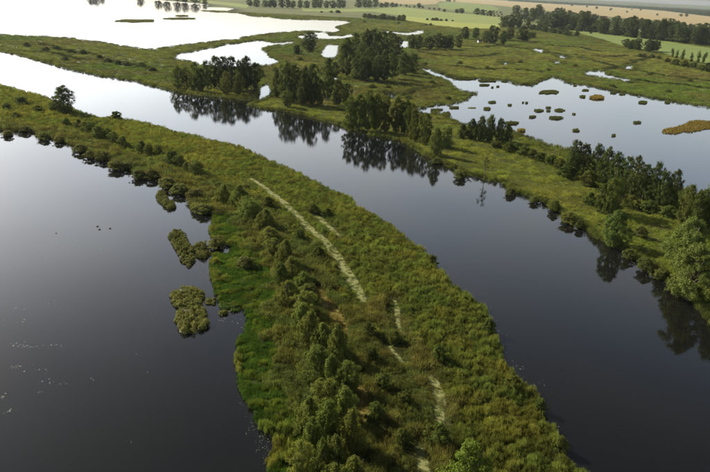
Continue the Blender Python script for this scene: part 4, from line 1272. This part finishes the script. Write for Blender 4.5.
floating('floating_leaves', [(243, 392, 26, 3, 9), (256, 420, 36, 4, 8), (262, 440, 40, 4, 6), (268, 455, 30, 3, 6), (224, 318, 12, 5, 3), (238, 322, 10, 4, 4), (268, 436, 20, 3, 4), (215, 262, 8, 5, 8)], 'pale floating leaves gathered along the green sedge shore')

# ------------------------------------------------------------------ swans resting on the strip of land at the left edge
def swan_meshes():
    # one closed sweep: tail, body, folded neck, head, beak
    sp_ = [(-0.62, 0, 0.42, 0.03), (-0.48, 0, 0.38, 0.12), (-0.25, 0, 0.33, 0.21), (0.0, 0, 0.31, 0.25), (0.22, 0, 0.32, 0.22), (0.36, 0, 0.40, 0.13), (0.40, 0, 0.55, 0.065), (0.34, 0, 0.72, 0.05), (0.33, 0, 0.88, 0.045),
           (0.40, 0, 0.98, 0.055), (0.48, 0, 0.985, 0.06), (0.56, 0, 0.96, 0.035), (0.64, 0, 0.94, 0.015)]
    a = np.array(sp_)
    body = MB().tube(a[:, :3], a[:, 3], 10).mesh('swan_body', M['feather'], True)
    legs = []
    for s in (-1, 1):
        m = MB().tube([(0.02, 0.09 * s, 0.22), (-0.02, 0.09 * s, 0.10), (0.0, 0.09 * s, 0.0)], [0.02, 0.015, 0.015], 6)
        m.box((0.05, 0.09 * s, 0.008), (0.14, 0.09, 0.016))
        legs.append(m.mesh('swan_leg', M['mud']))
    return body, legs
sb, sl = swan_meshes()
birds = [(1, 45.3), (6.3, 44.6), (8.8, 46.2), (13.4, 47.2), (16.6, 48.1)]
for i, (x, y) in enumerate(birds, 1):
    g = G(x, y, 0.35)
    o = bpy.data.objects.new('white_bird', None)
    col.objects.link(o)
    o.location = (g[0], g[1], 0.9)
    o.location.z = 0.30
    o.rotation_euler = (0, 0, random.uniform(0, 6.28))
    o.scale = (1.15, 1.15, 1.15)
    link('body', sb, o)
    for m in sl:
        link('leg', m, o)
    tag(o, 'small white bird standing in the grass at the left edge, %s' % ordinal(i, 5), 'bird', 'white birds on the grass strip')

for i, (x, y, rz) in enumerate([(97.5, 226.5, 0.4), (99.5, 229.5, 0.9), (110, 228.5, 0.2), (56, 233, 2.5), (21.5, 133.8, 0.3)], 1):
    g = G(x, y)
    o = bpy.data.objects.new('duck', None)
    col.objects.link(o)
    o.location = (g[0], g[1], 0.0)
    o.rotation_euler = (0, 0, rz)
    a = np.array([(-0.34, 0, 0.14, 0.02), (-0.26, 0, 0.10, 0.08), (-0.08, 0, 0.07, 0.14), (0.10, 0, 0.08, 0.13), (0.20, 0, 0.14, 0.07), (0.23, 0, 0.22, 0.045), (0.26, 0, 0.28, 0.06), (0.31, 0, 0.28, 0.045), (0.38, 0, 0.265, 0.02)])
    b = MB().tube(a[:, :3], a[:, 3], 9).mesh('duck_body', M['door'], True)
    link('body', b, o)
    link('beak', MB().box((0.42, 0, 0.262), (0.08, 0.045, 0.018), (0.7, 0.7)).mesh('duck_beak', M['floating']), o)
    tag(o, ['dark duck of the close pair swimming on the left lake, upper one', 'dark duck of the close pair swimming on the left lake, lower one', 'duck swimming right of the close pair on the left lake',
            'duck swimming alone left of the close pair on the left lake', 'duck beside the bushy shore at the far left'][i - 1], 'duck', 'ducks on the left lake')

# ------------------------------------------------------------------ far buildings
def house(label, x, ybase, wide, deep, eave, ridge, wall, roof, rz):
    g = G(x, ybase, 0.3)
    root = bpy.data.objects.new('house', None)
    col.objects.link(root)
    root.location = (g[0], g[1], 0.2)
    root.rotation_euler = (0, 0, rz)
    a, b = wide / 2, deep / 2
    V = [(-a, -b, 0), (a, -b, 0), (a, b, 0), (-a, b, 0), (-a, -b, eave), (a, -b, eave), (a, b, eave), (-a, b, eave), (-a, 0, ridge), (a, 0, ridge)]
    link('wall', MB().add(V, [(0, 1, 5, 4), (2, 3, 7, 6), (1, 2, 6, 5), (3, 0, 4, 7)], [(5, 6, 9), (7, 4, 8)]).mesh('house_wall', M[wall]), root)
    e, t = 0.5, 0.25
    sl_ = (ridge - eave) / b
    rv = []
    for s in (-1, 1):
        for dz in (0.06, 0.06 + t):
            rv += [(-a - e, s * (b + e), eave - e * sl_ + dz), (a + e, s * (b + e), eave - e * sl_ + dz), (a + e, 0, ridge + dz), (-a - e, 0, ridge + dz)]
    rf = link('roof', MB().add(rv, [(0, 1, 2, 3), (4, 5, 6, 7), (0, 1, 5, 4), (8, 9, 10, 11), (12, 13, 14, 15), (8, 9, 13, 12), (0, 3, 7, 4), (1, 2, 6, 5), (8, 11, 15, 12), (9, 10, 14, 13)]).mesh('house_roof', M[roof]), root)
    link('chimney', MB().box((a * 0.4, 0.25, ridge + 0.6), (0.7, 0.7, 1.6)).mesh('chimney', M['brick_wall']), rf)
    nw = max(2, int(wide // 3.5))
    for k in range(nw):
        xx = -a + wide * (k + 0.5) / nw
        if k == nw // 2:
            link('door', MB().box((xx, -b - 0.03, 1.05), (1.0, 0.08, 2.1)).mesh('house_door', M['door']), root)
        else:
            wn_ = link('window', MB().box((xx, -b - 0.03, 1.6), (1.2, 0.08, 1.2)).mesh('house_window', M['white_wall'] if wall != 'white_wall' else M['door']), root)
            link('pane', MB().box((xx, -b - 0.085, 1.6), (0.95, 0.03, 0.95)).mesh('house_pane', M['glass']), wn_)
    return tag(root, label, 'house', 'far village houses')
house('brown house with a long red roof in the village tree belt, left of the others', 583, 17.2, 24, 10, 6.5, 13, 'brick_wall', 'red_roof', R(-18))
house('brown house with a red roof in the middle of the village tree belt', 603, 20, 22, 10, 6, 12.5, 'brick_wall', 'red_roof', R(-18))
house('small white house at the foot of the village tree belt beside the green field', 617.5, 32.6, 9, 6, 3.4, 6, 'white_wall', 'grey_roof', R(-12))
house('tiny white hut between dark trees at the marsh edge', 479.5, 42.6, 4.4, 3.6, 2.6, 4, 'white_wall', 'grey_roof', R(10))
house('white house gable between trees above the meadow corner', 520.5, 15.5, 9, 8, 5, 9.5, 'white_wall', 'red_roof', R(70))
house('pale house at the back of the village wood by the tan field', 563, 15, 10, 8, 6, 10, 'white_wall', 'red_roof', R(60))

# ------------------------------------------------------------------ haze: even, closed body of air round the whole place
hm = bpy.data.materials.new('haze_air')
hm.use_nodes = True
hn, hl = hm.node_tree.nodes, hm.node_tree.links
hn.clear()
hv = hn.new('ShaderNodeVolumePrincipled')
hv.inputs['Color'].default_value = (0.80, 0.90, 1.0, 1)
hv.inputs['Density'].default_value = 0.000018
hv.inputs['Anisotropy'].default_value = 0.2
ho = hn.new('ShaderNodeOutputMaterial')
hl.new(hv.outputs[0], ho.inputs['Volume'])
hz = MB().box((0, 6000, 64.3), (23000, 17600, 130.6))
ho_ = link('haze', hz.mesh('haze', hm), kind='stuff')
ho_['label'] = 'thin pale haze over the far landscape'
